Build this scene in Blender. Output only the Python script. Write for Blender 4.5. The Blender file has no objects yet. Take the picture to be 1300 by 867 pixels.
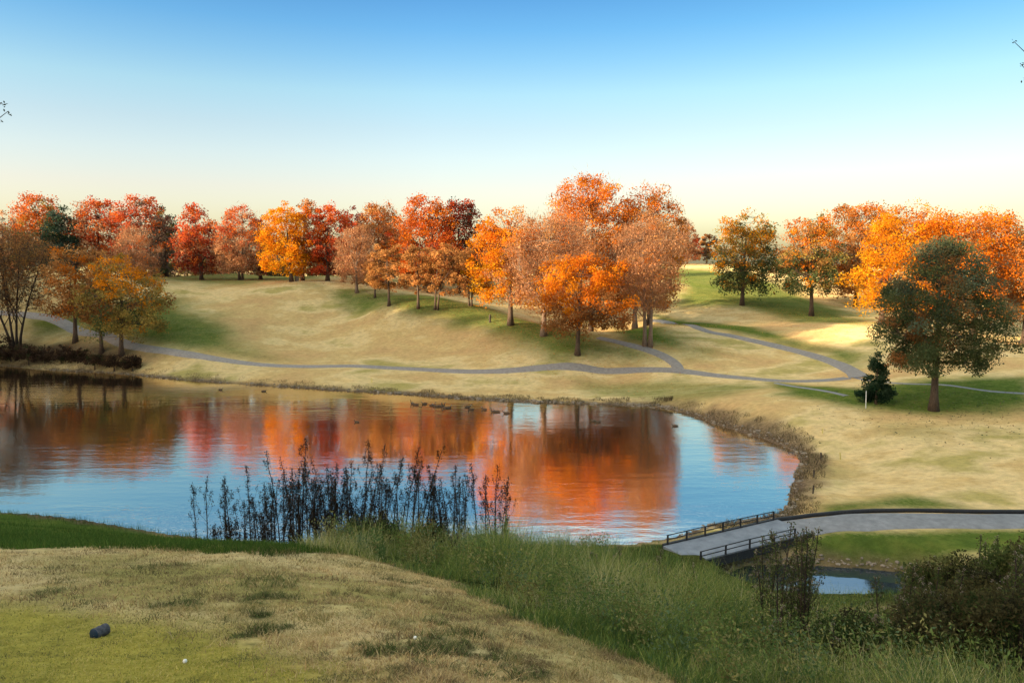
import bpy, bmesh, math, random
import numpy as np
from mathutils import Vector
R_ = math.radians
rng = np.random.default_rng(7)
random.seed(7)
scene = bpy.context.scene
COL = scene.collection

# ------------------------------------------------------------------ camera
F, CX, CY = 939.0, 650.0, 433.5
PITCH = R_(6.27)
CAMZ = 15.0
cp_, sp_ = math.cos(PITCH), math.sin(PITCH)
cam_d = bpy.data.cameras.new('camera'); cam = bpy.data.objects.new('camera', cam_d)
COL.objects.link(cam); scene.camera = cam
cam.location = (0, 0, CAMZ); cam.rotation_euler = (math.pi/2 - PITCH, 0, 0)
cam_d.sensor_width = 36; cam_d.lens = 36*F/1300; cam_d.clip_start = 0.1; cam_d.clip_end = 5000

def ray(px, py):
    cx = (px-CX)/F; cy = (CY-py)/F
    return np.array([cx, cp_+cy*sp_, -sp_+cy*cp_])
def at(px, py, Y):
    d = ray(px, py); k = Y/d[1]
    return np.array([d[0]*k, Y, CAMZ+d[2]*k])
def onz(px, py, z):
    d = ray(px, py); k = (z-CAMZ)/d[2]
    return np.array([d[0]*k, d[1]*k, z])

# ------------------------------------------------------------------ numpy noise
_perm = np.random.default_rng(3).random((256, 256))
def vnoise(x, y, s=1.0, o=0.0):
    x = np.asarray(x, float)/s + o*17.3 + 500; y = np.asarray(y, float)/s + o*9.1 + 500
    xi = np.floor(x).astype(int); yi = np.floor(y).astype(int)
    fx = x-xi; fy = y-yi
    fx = fx*fx*(3-2*fx); fy = fy*fy*(3-2*fy)
    a = _perm[xi & 255, yi & 255]; b = _perm[(xi+1) & 255, yi & 255]
    c = _perm[xi & 255, (yi+1) & 255]; d = _perm[(xi+1) & 255, (yi+1) & 255]
    return (a*(1-fx)+b*fx)*(1-fy)+(c*(1-fx)+d*fx)*fy
def fbm(x, y, s, o=0.0, n=4):
    v = 0; a = .5; t = 0
    for i in range(n):
        v = v+a*vnoise(x, y, s, o+i*1.7); t += a; a *= .5; s *= .5
    return v/t
def sstep(a, b, x):
    t = np.clip((x-a)/(b-a), 0, 1); return t*t*(3-2*t)

def poly_sd(x, y, poly):
    """signed distance, positive outside"""
    x = np.asarray(x, float).ravel(); y = np.asarray(y, float).ravel()
    P = np.asarray(poly, float)[:, :2]; n = len(P)
    best = np.full(x.shape, 1e18); ins = np.zeros(x.shape, bool)
    for i in range(n):
        ax, ay = P[i]; bx, by = P[(i+1) % n]
        ex, ey = bx-ax, by-ay
        t = np.clip(((x-ax)*ex+(y-ay)*ey)/(ex*ex+ey*ey+1e-12), 0, 1)
        dx = x-ax-t*ex; dy = y-ay-t*ey
        best = np.minimum(best, dx*dx+dy*dy)
        c = ((ay > y) != (by > y))
        with np.errstate(divide='ignore', invalid='ignore'):
            xi = ax+(y-ay)*ex/(ey if abs(ey) > 1e-12 else 1e-12)
        ins ^= c & (x < xi)
    d = np.sqrt(best)
    return np.where(ins, -d, d)

def smooth_poly(pts, closed=True, k=5):
    P = [np.asarray(p, float) for p in pts]; n = len(P); out = []
    rngi = range(n) if closed else range(n-1)
    for i in rngi:
        if closed: p0, p1, p2, p3 = P[i-1], P[i], P[(i+1) % n], P[(i+2) % n]
        else: p0, p1, p2, p3 = P[max(i-1, 0)], P[i], P[i+1], P[min(i+2, n-1)]
        for j in range(k):
            t = j/k
            out.append(.5*((2*p1)+(-p0+p2)*t+(2*p0-5*p1+4*p2-p3)*t*t+(-p0+3*p1-3*p2+p3)*t**3))
    if not closed: out.append(P[-1])
    return np.array(out)

# ------------------------------------------------------------------ pond outlines (water level z = 0)
SHORE_PX = [(-420, 452), (-180, 458), (-60, 462), (0, 465), (60, 470), (150, 475), (250, 484), (400, 494), (500, 500), (600, 507),
            (700, 512), (800, 515), (848, 519), (885, 530), (925, 543), (965, 555), (1000, 569), (1015, 582), (1011, 602),
            (1003, 625), (999, 642), (985, 654), (945, 661), (900, 668), (862, 680), (800, 691), (700, 693), (600, 692), (500, 692),
            (400, 690), (300, 690), (250, 683), (150, 668), (100, 659), (0, 650), (-100, 644), (-420, 630)]
POND = smooth_poly([onz(a, b, 0)[:2] for a, b in SHORE_PX], True, 4)
CREEK_Z = -0.7
CREEK = smooth_poly([onz(a, b, CREEK_Z)[:2] for a, b in
        [(925, 726), (960, 716), (1005, 716), (1050, 718), (1130, 724), (1190, 733), (1215, 748), (1180, 765), (1050, 770), (980, 768), (940, 750)]], True, 4)

# ------------------------------------------------------------------ trees (pixel boxes and distances, turned into world places)
Y_ = (.66, .31, .015); YO = (.66, .235, .012); OR = (.58, .16, .012); RO = (.55, .135, .022); RD = (.50, .09, .03); DR = (.23, .045, .025)
PK = (.48, .24, .115); PB = (.36, .19, .11); BR = (.27, .12, .04); TB = (.46, .22, .07); OL = (.29, .21, .055); GR = (.085, .115, .045); DG = (.05, .08, .042); GY = (.20, .14, .10); TE = (.06, .10, .075)
# name, label, x, base_y, D, crown x0, x1, top, bottom, shape, palette [(col, w, bx, bz)], opts
T = []
def tr(*a, **k): T.append((a, k))
# left bank group
tr('bare_tree', 'bare dark multi-stemmed tree with sparse rusty twigs at the left end of the far bank', 20, 441, 111, -48, 80, 284, 400, 'vase', [(BR, 2, 0, 0), (TB, 1.6, 0, 1), ((.16, .11, .06), 2, 0, -.5)], stems=4, bare=.5, dens=.85, twig=((.17, .10, .06), (.12, .08, .055)))
tr('oak_tree', 'rusty brown tree with a straight trunk beside the cart path behind the dark soil bank', 96, 436, 108, 58, 150, 310, 405, 'round', [(TB, 2, 0, 1), (BR, 2, 0, 0), (OR, .7, 0, 1)], dens=.75)
tr('oak_tree', 'small olive and yellow tree leaning over the left end of the far shore', 154, 448, 102, 108, 218, 322, 428, 'round', [(OL, 2.2, 0, -.5), (YO, 1.3, 0, 1.2), (BR, 1, 0, 0), (GR, .8, 0, -1)], dens=.8)
tr('young_tree', 'slender thin-trunked brown tree with a pale post at its foot', 129, 447, 103.5, 100, 160, 342, 415, 'round', [(BR, 2, 0, 0), (OL, 1.5, 0, 0), (TB, 1, 0, 0)], dens=.6)
for px_, by_, w_, t_ in ((-6, 462, 24, 428), (14, 458, 22, 440), (36, 457, 22, 441), (57, 459, 20, 443), (78, 459, 22, 440), (99, 462, 18, 446), (120, 463, 20, 447), (145, 466, 18, 452), (168, 468, 16, 455)):
    tr('low_shrub', 'dark brown shrub in the undergrowth along the far left shore', px_, by_, onz(px_, 464.5+.075*max(px_, 0), 0)[1]+random.uniform(1.2, 3.0), px_-w_*random.uniform(.7, 1.1), px_+w_*random.uniform(.7, 1.1), t_+random.uniform(-6, 6), by_-1, 'round', [((.05, .032, .022), 3, 0, 0), ((.09, .055, .03), 1, 0, .6), ((.04, .045, .02), 1, 0, 0)], dens=.9, leaf=.16, group='dark undergrowth on the far left shore', nocp=1)
# hilltop row, left
tr('tree', 'tall tree with orange top and green lower crown behind the left bank group', 56, 352, 150, 20, 88, 248, 340, 'round', [(RO, 1.6, -.3, 1.6), (OL, 1.3, 0, -.3), (GR, 1.2, .6, -.5)])
tr('tree', 'dark teal green tree right beside the orange-topped one on the hill', 84, 352, 148, 58, 103, 262, 340, 'oval', [(TE, 3, 0, 0), (DG, 2, 0, 0)])
tr('tree', 'rounded brick red tree on the left of the hilltop row', 128, 352, 152, 92, 163, 254, 338, 'round', [(RO, 1.5, 0, .5), (RD, 1.4, 0, .3), (PK, 1.6, 0, -.4)])
tr('tree', 'tall red tree fading to grey on its right side', 184, 352, 150, 148, 214, 249, 338, 'round', [(RD, 1.6, -.6, .8), (RO, 1.3, -.3, .8), (GY, 1.5, 1, -.6)])
tr('bare_tree', 'small pinkish nearly bare tree in front of the brick red trees', 172, 356, 136, 148, 198, 290, 345, 'round', [(PK, 3, 0, 0), (RO, .6, 0, 0)], bare=.6, dens=.8)
tr('tree', 'grey brown thin-leaved tree left of the scarlet tree', 212, 352, 156, 196, 228, 262, 342, 'oval', [(GY, 2, 0, 0), (OL, 1, 0, 0), (DG, 1, 0, 0)])
tr('tree', 'scarlet-topped tree with a single dark trunk standing alone at the fairway edge', 256, 356, 145, 224, 279, 261, 343, 'oval', [(RD, 2, 0, .9), (RO, 1.6, 0, .6), (DR, 1.3, 0, -.9), (PK, .8, 0, -.8)])
tr('bare_tree', 'red orange tree with pale fan-shaped bare branches below its top', 306, 356, 143, 274, 335, 260, 342, 'oval', [(RO, 1.6, 0, 1.2), (RD, 1.2, 0, 1), (PK, 2, 0, -.8)], stems=2, bare=.3)
tr('tree', 'narrow greyish red tree between the fan-branched tree and the golden tree', 331, 355, 149, 317, 346, 268, 342, 'oval', [(DR, 1.5, 0, 0), (GY, 1.6, 0, 0), (RD, .6, -.5, .5)])
tr('maple_tree', 'golden yellow tree at the top of the pale fairway', 370, 357, 135, 333, 392, 258, 346, 'round', [(Y_, 2.2, -.3, -.3), (YO, 2.4, 0, .5)])
tr('tree', 'dull orange tree behind the right side of the golden tree', 384, 357, 140, 372, 411, 253, 344, 'oval', [(OR, 1.4, 0, .5), (TB, 2, 0, 0), (PK, 1, 0, 0)])
tr('maple_tree', 'bright red maple next to the golden tree', 416, 357, 138, 394, 446, 257, 347, 'oval', [(RD, 2.4, 0, .2), (RO, 1.8, 0, .8), (DR, .6, 0, -.8)])
tr('tree', 'dark red tree peeping out behind the bright red maple', 452, 358, 150, 434, 470, 263, 344, 'round', [(DR, 2, 0, 0), (RD, 1, 0, .4)])
tr('bare_tree', 'thin pinkish half-bare tree right of the bright red maple', 453, 373, 128, 428, 480, 288, 356, 'oval', [(PK, 3, 0, 0), (BR, 1, 0, 0)], bare=.6, dens=.8)
tr('tree', 'pale salmon tree behind the first small brown oak', 482, 362, 148, 452, 512, 256, 348, 'oval', [(PK, 1.5, 0, -.2), (TB, 1.6, 0, .3), (OR, 1, 0, .5)], bare=.15)
tr('tree', 'broad orange red tree rising behind the brown oaks', 545, 372, 142, 505, 584, 246, 352, 'round', [(RO, 2.2, -.3, .4), (OR, 1.4, -.4, .3), (RD, 1.1, .3, 0)])
tr('tree', 'dark purplish red tree on the right shoulder of the broad orange red one', 582, 372, 146, 556, 613, 253, 352, 'round', [(DR, 2, .5, 0), (RD, 1, -.4, .5), (DG, 1, .3, -.5)])
tr('oak_tree', 'small tan brown oak with a sunlit trunk, first on the left of the oak row', 494, 388, 115, 464, 519, 308, 368, 'spread', [(TB, 3, 0, 0), (BR, 1, 0, -.3), (OR, .5, 0, .5)])
tr('oak_tree', 'little oak set back between and behind the first two brown oaks', 476, 379, 124, 462, 498, 322, 362, 'round', [(BR, 2, 0, 0), (PK, 1, 0, 0)])
tr('oak_tree', 'slim tan brown oak in the middle of the oak row', 531, 392, 113, 509, 552, 312, 372, 'spread', [(TB, 3, 0, 0), (BR, 1, 0, -.3)])
tr('oak_tree', 'wide tan brown oak with two trunks on the right of the oak row', 554, 394, 113, 536, 597, 310, 374, 'spread', [(TB, 3, 0, 0), (BR, 1.3, 0, -.3)], stems=2)
tr('young_tree', 'small yellow orange tree with paired trunks right of the oak row', 597, 389, 117, 575, 626, 318, 370, 'round', [(YO, 1.6, .3, -.2), (TB, 1.6, -.3, .3), (Y_, .8, .5, -.3)], stems=2)
# paler trees farther back that close the gaps
for px_, x0_, x1_, t_, pal_, lb_ in ((238, 216, 262, 292, [(GY, 2, 0, 0), (DR, 1, 0, 0), (OL, 1, 0, 0)], 'greyish tree low behind the gap left of the scarlet tree'), (290, 268, 312, 288, [(DR, 1.5, 0, 0), (PK, 2, 0, 0)], 'dull pink tree behind the gap between scarlet and fan-branched trees'),
        (345, 326, 366, 292, [(GY, 1.5, 0, 0), (DR, 1, 0, 0), (OL, 1, 0, 0)], 'greyish tree low behind the left edge of the golden tree'), (500, 478, 526, 276, [(PK, 2, 0, 0), (RO, 1, 0, .3), (GY, 1, 0, 0)], 'pinkish tree behind the gap right of the pale salmon tree'), (622, 596, 648, 284, [(OR, 1, 0, 0), (PK, 2, 0, 0), (OL, .8, 0, 0)], 'dull orange tree far behind the left edge of the middle cluster'), (5, -20, 34, 270, [(PK, 2, 0, 0), (RO, 1, 0, .5), (GY, 1, 0, 0)], 'pinkish tree on the hill at the left edge of the picture')):
    tr('tree', lb_, px_, 353, 170, x0_, x1_, t_, 345, 'round', pal_, dens=.8)
for k_ in range(20):
    px_ = 172+k_*24.5+random.uniform(-8, 8)
    tr('low_shrub', 'low dull shrub in the undergrowth behind the hilltop trees', px_, 351, 182, px_-random.uniform(14, 24), px_+random.uniform(14, 24), random.uniform(322, 334), 350, 'round', [(OL, 1, 0, 0), (GY, 1, 0, 0), (BR, 1, 0, 0), (DG, 1.5, 0, 0), (DR, .6, 0, 0)], dens=.8, group='undergrowth behind the hilltop trees', nocp=1)
for k_ in range(6):
    px_ = 985+k_*19+random.uniform(-6, 6)
    tr('low_shrub', 'low dull shrub in the scrub behind the big orange brown tree', px_, 353, 188, px_-random.uniform(12, 18), px_+random.uniform(12, 18), random.uniform(330, 340), 352, 'round', [(OL, 1, 0, 0), (GY, 1, 0, 0), (BR, 1, 0, 0), (DG, 1, 0, 0)], dens=.8, group='scrub behind the right fairway', nocp=1)
# middle cluster 
tr('maple_tree', 'wide yellow orange tree with short dark trunk left in the middle cluster', 648, 412, 105, 598, 700, 265, 388, 'round', [(YO, 2, -.6, 0), (Y_, 1.2, -.5, -1), (PK, 1.6, 1, .2), (OR, 1, -.2, .8)])
tr('bare_tree', 'large pinkish bare tree in the middle cluster behind the bright orange maple', 690, 426, 100, 636, 762, 266, 400, 'vase', [(PK, 3, 0, 0), (OR, 1.0, 0, .4), (TB, 1, 0, 0)], bare=.6, dens=.7)
tr('maple_tree', 'bright orange maple with drooping brown branches, nearest of the middle cluster', 733, 450, 92, 676, 806, 318, 424, 'round', [(OR, 2.3, -.1, .7), (YO, 1.9, -.6, .5), (RO, .6, .3, 0), (BR, 1.5, .2, -1.9)])  # orange high, brown low: partly sunlit top and shaded base put into leaf colour
tr('tall_tree', 'tallest orange tree at the back of the middle cluster', 750, 425, 116, 690, 806, 220, 390, 'round', [(OR, 2, 0, .8), (YO, 1.2, 0, .4), (PK, 1.5, 0, -1)], bare=.15)
tr('tall_tree', 'tall orange tree with thin outer twigs at the back right of the cluster', 824, 418, 118, 776, 862, 233, 390, 'round', [(OR, 1.8, -.2, .8), (YO, 1.2, 0, .4), (TB, 1.4, .6, 0), (PK, 1, 0, -1)], bare=.15)
tr('bare_tree', 'pinkish bare tree with sunlit twin trunks at the right end of the middle cluster', 822, 440, 95, 772, 866, 268, 400, 'vase', [(PK, 3, 0, 0), (TB, 1.6, .2, -.4), (OR, .5, -.3, .3)], stems=2, bare=.55, dens=.7)
tr('bare_tree', 'bare tree with a dark trunk just left of the twin-trunked one', 806, 416, 112, 760, 840, 284, 395, 'vase', [(PK, 3, 0, 0), (BR, 1, 0, 0)], bare=.55, dens=.6)
# far right ridge
tr('bare_tree', 'small pale bare tree on the far ridge right of the middle cluster', 862, 336, 205, 846, 882, 280, 330, 'round', [(PK, 2, 0, 0), (GY, 1, 0, 0)], bare=.8, dens=.7)
tr('tree', 'small distant red tree on the far ridge', 872, 335, 208, 858, 889, 290, 331, 'oval', [(RD, 1.5, 0, 0), (PK, 2, 0, 0)])
tr('tree', 'tiny distant brown tree right of the small red one on the ridge', 897, 334, 215, 886, 909, 298, 329, 'round', [(GY, 2, 0, 0), (BR, 1.5, 0, 0), (TB, 1, 0, 0)])
tr('tree', 'rounded tree with yellow top and dark green lower boughs alone on the right fairway', 942, 388, 135, 904, 986, 270, 368, 'round', [(Y_, 1.0, -.2, 1.0), (YO, 1.6, -.2, 1.0), (OL, 2.6, 0, .3), (GR, 1.8, .2, -1.8), (DG, .5, .2, -1.5)])  # yellow top is part leaf colour, part sunlight put into the palette
tr('tree', 'orange and green tree right of the yellow and green one on the right fairway', 1030, 401, 125, 986, 1057, 272, 370, 'round', [(OR, 1.1, 0, 1.4), (YO, .8, 0, 1), (TB, 1.8, 0, .2), (GR, 1.5, -.2, -1.6), (OL, 1.5, 0, -.3)])  # bright top partly carries sunlight in the leaf colour
tr('tree', 'big orange brown tree behind the right fairway, left of the golden giant', 1086, 388, 148, 1032, 1138, 257, 372, 'round', [(OR, 1.4, -.4, .9), (TB, 2, 0, 0), (BR, 1.6, .2, -.7)])
tr('maple_tree', 'huge golden tree with a sunlit left edge behind the dark green oak', 1118, 412, 106, 1081, 1215, 262, 400, 'round', [(Y_, 1.6, -.8, -.2), (YO, 2.3, -.2, .3), (OR, 1, .4, .5)])  # yellow weighted left paints the sunlit edge into the leaves
tr('maple_tree', 'broad orange tree rising behind the right side of the dark green oak', 1235, 428, 102, 1150, 1300, 261, 404, 'round', [(OR, 2.2, 0, .4), (YO, 1.2, -.2, -.3), (BR, 1.5, .5, -1.2)])  # brown weighted low and right paints that side's shade into the leaves
tr('tree', 'brown orange tree cut off by the right edge of the picture', 1300, 436, 106, 1244, 1350, 286, 408, 'round', [(TB, 2, 0, .3), (BR, 2, 0, -.5), (OR, .8, 0, .5), (GR, .6, .5, .4)])
tr('oak_tree', 'dark green oak with spreading low boughs standing on the right lawn', 1185, 522, 62, 1098, 1270, 304, 468, 'broadcone', [((.075, .095, .04), 2.2, 0, -.4), ((.115, .125, .048), 2, 0, 0), ((.10, .125, .075), 1.4, 0, .9), (BR, .6, -.8, 0), ((.17, .155, .08), 1, 0, .3)], leaf=.14, dens=1.35)
tr('juniper_bush', 'dense dark juniper bush left of the dark green oak', 1112, 513, 64, 1087, 1136, 446, 514, 'cone', [(DG, 3, 0, 0), ((.02, .045, .022), 2, 0, 0)], leaf=.14, dens=1.6)

# ------------------------------------------------------------------ terrain
CPX = [(35, 400, 120), (130, 425, 108), (210, 447, 100), (300, 460, 96.5), (450, 467, 93), (600, 470, 91), (760, 470, 90), (850, 470, 88), (980, 482, 82), (1085, 478, 82),
       (1060, 462, 88), (980, 440, 98), (900, 418, 108), (830, 410, 114), (300, 400, 118), (300, 440, 103), (450, 430, 108), (450, 400, 118), (600, 440, 100), (250, 380, 127), (500, 450, 100),
       (960, 412, 119), (860, 346, 185), (880, 335, 208), (1000, 360, 165), (900, 512, 70.5), (1000, 545, 59.5), (1000, 511, 66.5), (1050, 550, 58), (1043, 600, 51), (1043, 575, 55),
       (1200, 600, 48), (1200, 560, 54), (1200, 530, 60), (1250, 640, 42.5), (1150, 650, 41), (1150, 672, 38.3), (1300, 652, 41), (1300, 672, 38), (1300, 560, 54), (1300, 480, 72), (1200, 490, 69), (1300, 700, 35.5), (1060, 655, 40.5), (1060, 680, 38),
       (150, 350, 165), (300, 348, 168), (450, 350, 165), (600, 352, 160), (750, 362, 150), (1250, 372, 140), (1100, 372, 165),
       # near slope
       (0, 695, 17), (0, 675, 30), (0, 655, 40), (200, 700, 16), (200, 684, 30), (400, 701, 16.5), (0, 804, 8.4), (128, 804, 8.5), (128, 867, 6.2), (650, 867, 6.2), (300, 750, 11), (0, 750, 11), (500, 760, 11), (500, 725, 16), (650, 790, 10), (650, 760, 14), (860, 862, 8.5),
       (500, 706, 26), (650, 717, 26), (800, 750, 22), (950, 800, 18), (1000, 867, 12), (1250, 880, 14), (1250, 800, 24), (1050, 790, 27), (1250, 760, 30), (900, 735, 31), (700, 702, 34), (400, 697, 34), (1150, 830, 19)]
CW = [at(*c) for c in CPX]
for a, k in T:
    if k.get('nocp'): continue
    CW.append(at(a[2], a[3], a[4]))
CW += [np.array(p, float) for p in [(0, 0, 13.2), (-8, 0, 13.2), (8, 0, 12.4), (0, -15, 15), (-40, -10, 13), (40, -10, 10), (-40, 20, 7), (-70, 10, 10), (-100, 60, 8), (-110, 100, 9), (-140, 130, 11), (-130, 20, 11), (60, 20, 3), (90, 40, 3), (120, 80, 6), (0, -80, 17),
      (-120, 200, 9), (0, 230, 9), (120, 230, 10), (-220, 120, 10), (220, 120, 8), (-220, -50, 14), (220, -50, 10), (0, 320, 5), (-250, 300, 4), (250, 300, 7), (0, -250, 14), (-45, 40, 1), (-60, 75, -1), (-75, 90, 1.5)]]
CW = np.array(CW)
class TPS:
    def __init__(s, P, z, lam):
        n = len(P); d2 = ((P[:, None]-P[None])**2).sum(-1)
        K = np.where(d2 > 0, .5*d2*np.log(d2+1e-12), 0)+lam*np.eye(n)
        A = np.zeros((n+3, n+3)); A[:n, :n] = K; A[:n, n] = 1; A[:n, n+1:] = P; A[n, :n] = 1; A[n+1:, :n] = P.T
        w = np.linalg.solve(A, np.concatenate([z, np.zeros(3)])); s.P = P; s.w = w[:n]; s.a = w[n:]
    def __call__(s, x, y):
        out = s.a[0]+s.a[1]*x+s.a[2]*y
        for (px, py), w in zip(s.P, s.w):
            d2 = (x-px)**2+(y-py)**2
            out = out+w*.5*d2*np.log(d2+1e-12)
        return out
SC = 50.
tps = TPS(CW[:, :2]/SC, CW[:, 2], .0012)
def height(x, y):
    shp = np.shape(x); x = np.asarray(x, float).ravel(); y = np.asarray(y, float).ravel()
    r = np.hypot(x, y)
    xc = x*np.minimum(1, 330/np.maximum(r, 1)); yc = y*np.minimum(1, 330/np.maximum(r, 1))
    z = np.clip(tps(xc/SC, yc/SC), -2, 22)
    z = z*(1-sstep(300, 700, r))+4*sstep(300, 700, r)
    z = z+(fbm(x, y, 22, 1, 2)-.5)*.7*sstep(30, 70, r)*(1-sstep(35, 45, x)*(1-sstep(80, 95, y)))
    z = z+(fbm(x, y, 1.6, 2, 3)-.5)*.16*(1-sstep(14, 40, r))
    d = poly_sd(x, y, POND)
    wob = (fbm(x, y, 2.4, 5, 3)-.5)*1.0*sstep(.0, 1, np.abs(d)+.3)
    d = d+wob
    right = sstep(8, 20, x)*(y > 44)
    w = sstep(0, 6-2.5*right, d)
    bank = .06+np.clip(d, 0, 9)*(.12+.25*right)
    zo = bank*(1-w)+np.maximum(z, .12)*w
    zi = np.maximum(-2.0, d*.35)-.02
    z = np.where(d > 0, zo, zi)
    c = poly_sd(x, y, CREEK)+(fbm(x, y, 1.5, 8, 3)-.5)*.4
    wc = sstep(0, 1.6, c)
    zc = np.where(c > 0, (CREEK_Z+.1+.55*np.minimum(c, 1.5))*(1-wc)+z*wc, CREEK_Z+np.maximum(-.6, c*.5)-.03)
    return np.where(c < 1.6, np.minimum(zc, z+.3), z).reshape(shp)
def h1(x, y): return float(height(np.array([x]), np.array([y]))[0])
_YS = np.concatenate([np.linspace(3, 60, 400), np.linspace(60.2, 420, 700)])
def ground_many(pts):
    pts = np.asarray(pts, float); out = []
    for px, py in pts:
        d = ray(px, py); k = _YS/d[1]
        xs = d[0]*k; zs = CAMZ+d[2]*k
        below = zs <= height(xs, _YS)
        i = int(np.argmax(below)) if below.any() else len(_YS)-1
        out.append((xs[i], _YS[i]))
    return np.array(out)

# ------------------------------------------------------------------ mesh helpers
def link(o, parent=None):
    COL.objects.link(o)
    if parent is not None: o.parent = parent
    return o
def tag(o, label=None, cat=None, group=None, kind=None):
    if label: o['label'] = label
    if cat: o['category'] = cat
    if group: o['group'] = group
    if kind: o['kind'] = kind
    return o
def empty(name, loc):
    o = bpy.data.objects.new(name, None); o.location = [float(v) for v in loc]; o.empty_display_size = .3
    return link(o)
def np_mesh(name, V, Fc, mat, parent=None, col=None, smooth=False, nside=4, origin=(0, 0, 0), colname='leafcol'):
    V = np.asarray(V, np.float32)-np.asarray(origin, np.float32); Fc = np.asarray(Fc, np.int32)
    me = bpy.data.meshes.new(name); nf = len(Fc)
    me.vertices.add(len(V)); me.vertices.foreach_set('co', V.ravel())
    me.loops.add(nf*nside); me.loops.foreach_set('vertex_index', Fc.ravel())
    me.polygons.add(nf); me.polygons.foreach_set('loop_start', np.arange(0, nf*nside, nside, dtype=np.int32))
    me.polygons.foreach_set('use_smooth', np.full(nf, smooth))
    me.update(calc_edges=True)
    if col is not None:
        a = me.color_attributes.new(colname, 'FLOAT_COLOR', 'POINT')
        a.data.foreach_set('color', np.concatenate([col, np.ones((len(col), 1))], 1).astype(np.float32).ravel())
    me.materials.append(mat)
    o = bpy.data.objects.new(name, me)
    if parent is None: o.location = [float(v) for v in origin]
    return link(o, parent)
class MB:
    def __init__(s): s.v = []; s.f = []; s.n = 0; s.c = []
    def add(s, V, Fc, col=None):
        V = np.asarray(V, float); s.v.append(V); s.f.append(np.asarray(Fc, int)+s.n); s.n += len(V)
        s.c.append(np.tile(np.asarray(col if col is not None else (1, 1, 1), float), (len(V), 1)))
    def tube(s, pts, rad, k=5, col=None, cap=True):
        pts = np.asarray(pts, float); n = len(pts); rad = np.broadcast_to(np.asarray(rad, float), (n,))
        t = np.gradient(pts, axis=0); t /= np.linalg.norm(t, axis=1, keepdims=True)+1e-9
        ref = np.array([0, 0, 1.]) if abs(t[0, 2]) < .9 else np.array([1., 0, 0])
        a = np.cross(t, ref); a /= np.linalg.norm(a, axis=1, keepdims=True)+1e-9
        b = np.cross(t, a)
        th = np.arange(k)*2*math.pi/k
        ring = pts[:, None]+rad[:, None, None]*(np.cos(th)[None, :, None]*a[:, None]+np.sin(th)[None, :, None]*b[:, None])
        V = ring.reshape(-1, 3)
        i = np.arange(n-1)[:, None]*k; j = np.arange(k)[None]; j2 = (j+1) % k
        Fc = np.stack([i+j, i+j2, i+k+j2, i+k+j], -1).reshape(-1, 4)
        if cap:
            V = np.concatenate([V, pts[:1], pts[-1:]]); m = n*k
            jj = np.arange(k); j3 = (jj+1) % k
            Fc = np.concatenate([Fc, np.stack([np.full(k, m), j3, jj, jj], -1)*1, np.stack([np.full(k, m+1), (n-1)*k+jj, (n-1)*k+j3, (n-1)*k+j3], -1)])
        s.add(V, Fc, col)
    def box(s, c, half, ax=(1, 0, 0), col=None):
        ax = np.asarray(ax, float); ax /= np.linalg.norm(ax)
        up = np.array([0, 0, 1.]); ay = np.cross(up, ax); ay /= np.linalg.norm(ay); az = np.cross(ax, ay)
        V = []
        for i in (-1, 1):
            for j in (-1, 1):
                for k in (-1, 1):
                    V.append(np.asarray(c)+i*half[0]*ax+j*half[1]*ay+k*half[2]*az)
        s.add(V, [(0, 1, 3, 2), (4, 6, 7, 5), (0, 4, 5, 1), (2, 3, 7, 6), (0, 2, 6, 4), (1, 5, 7, 3)], col)
    def build(s, name, mat, parent=None, origin=(0, 0, 0), smooth=True, usecol=False):
        V = np.concatenate(s.v); Fq = np.concatenate(s.f)
        me = bpy.data.meshes.new(name)
        V = V-np.asarray(origin, float)
        faces = [tuple(dict.fromkeys(f)) for f in Fq.tolist()]
        me.from_pydata(V.tolist(), [], faces); me.update()
        if usecol:
            a = me.color_attributes.new('leafcol', 'FLOAT_COLOR', 'POINT'); c = np.concatenate(s.c)
            a.data.foreach_set('color', np.concatenate([c, np.ones((len(c), 1))], 1).astype(np.float32).ravel())
        me.polygons.foreach_set('use_smooth', np.full(len(faces), smooth))
        me.materials.append(mat)
        o = bpy.data.objects.new(name, me)
        if parent is None: o.location = [float(v) for v in origin]
        return link(o, parent)

# ------------------------------------------------------------------ materials
def newmat(name):
    m = bpy.data.materials.new(name); m.use_nodes = True; nt = m.node_tree; nt.nodes.clear()
    return m, nt, nt.nodes, nt.links
def N(nodes, t, **kw):
    n = nodes.new(t)
    for k, v in kw.items():
        if k == 'inp':
            for a, b in v.items(): n.inputs[a].default_value = b
        else: setattr(n, k, v)
    return n
def leaf_material(name, trans=.35, sat=1.0):
    m, nt, n, l = newmat(name)
    a = N(n, 'ShaderNodeAttribute', attribute_name='leafcol')
    d = N(n, 'ShaderNodeBsdfDiffuse'); t = N(n, 'ShaderNodeBsdfTranslucent'); mx = N(n, 'ShaderNodeMixShader', inp={0: trans}); o = N(n, 'ShaderNodeOutputMaterial')
    l.new(a.outputs['Color'], d.inputs['Color']); l.new(a.outputs['Color'], t.inputs['Color'])
    l.new(d.outputs[0], mx.inputs[1]); l.new(t.outputs[0], mx.inputs[2]); l.new(mx.outputs[0], o.inputs[0])
    return m
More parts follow.
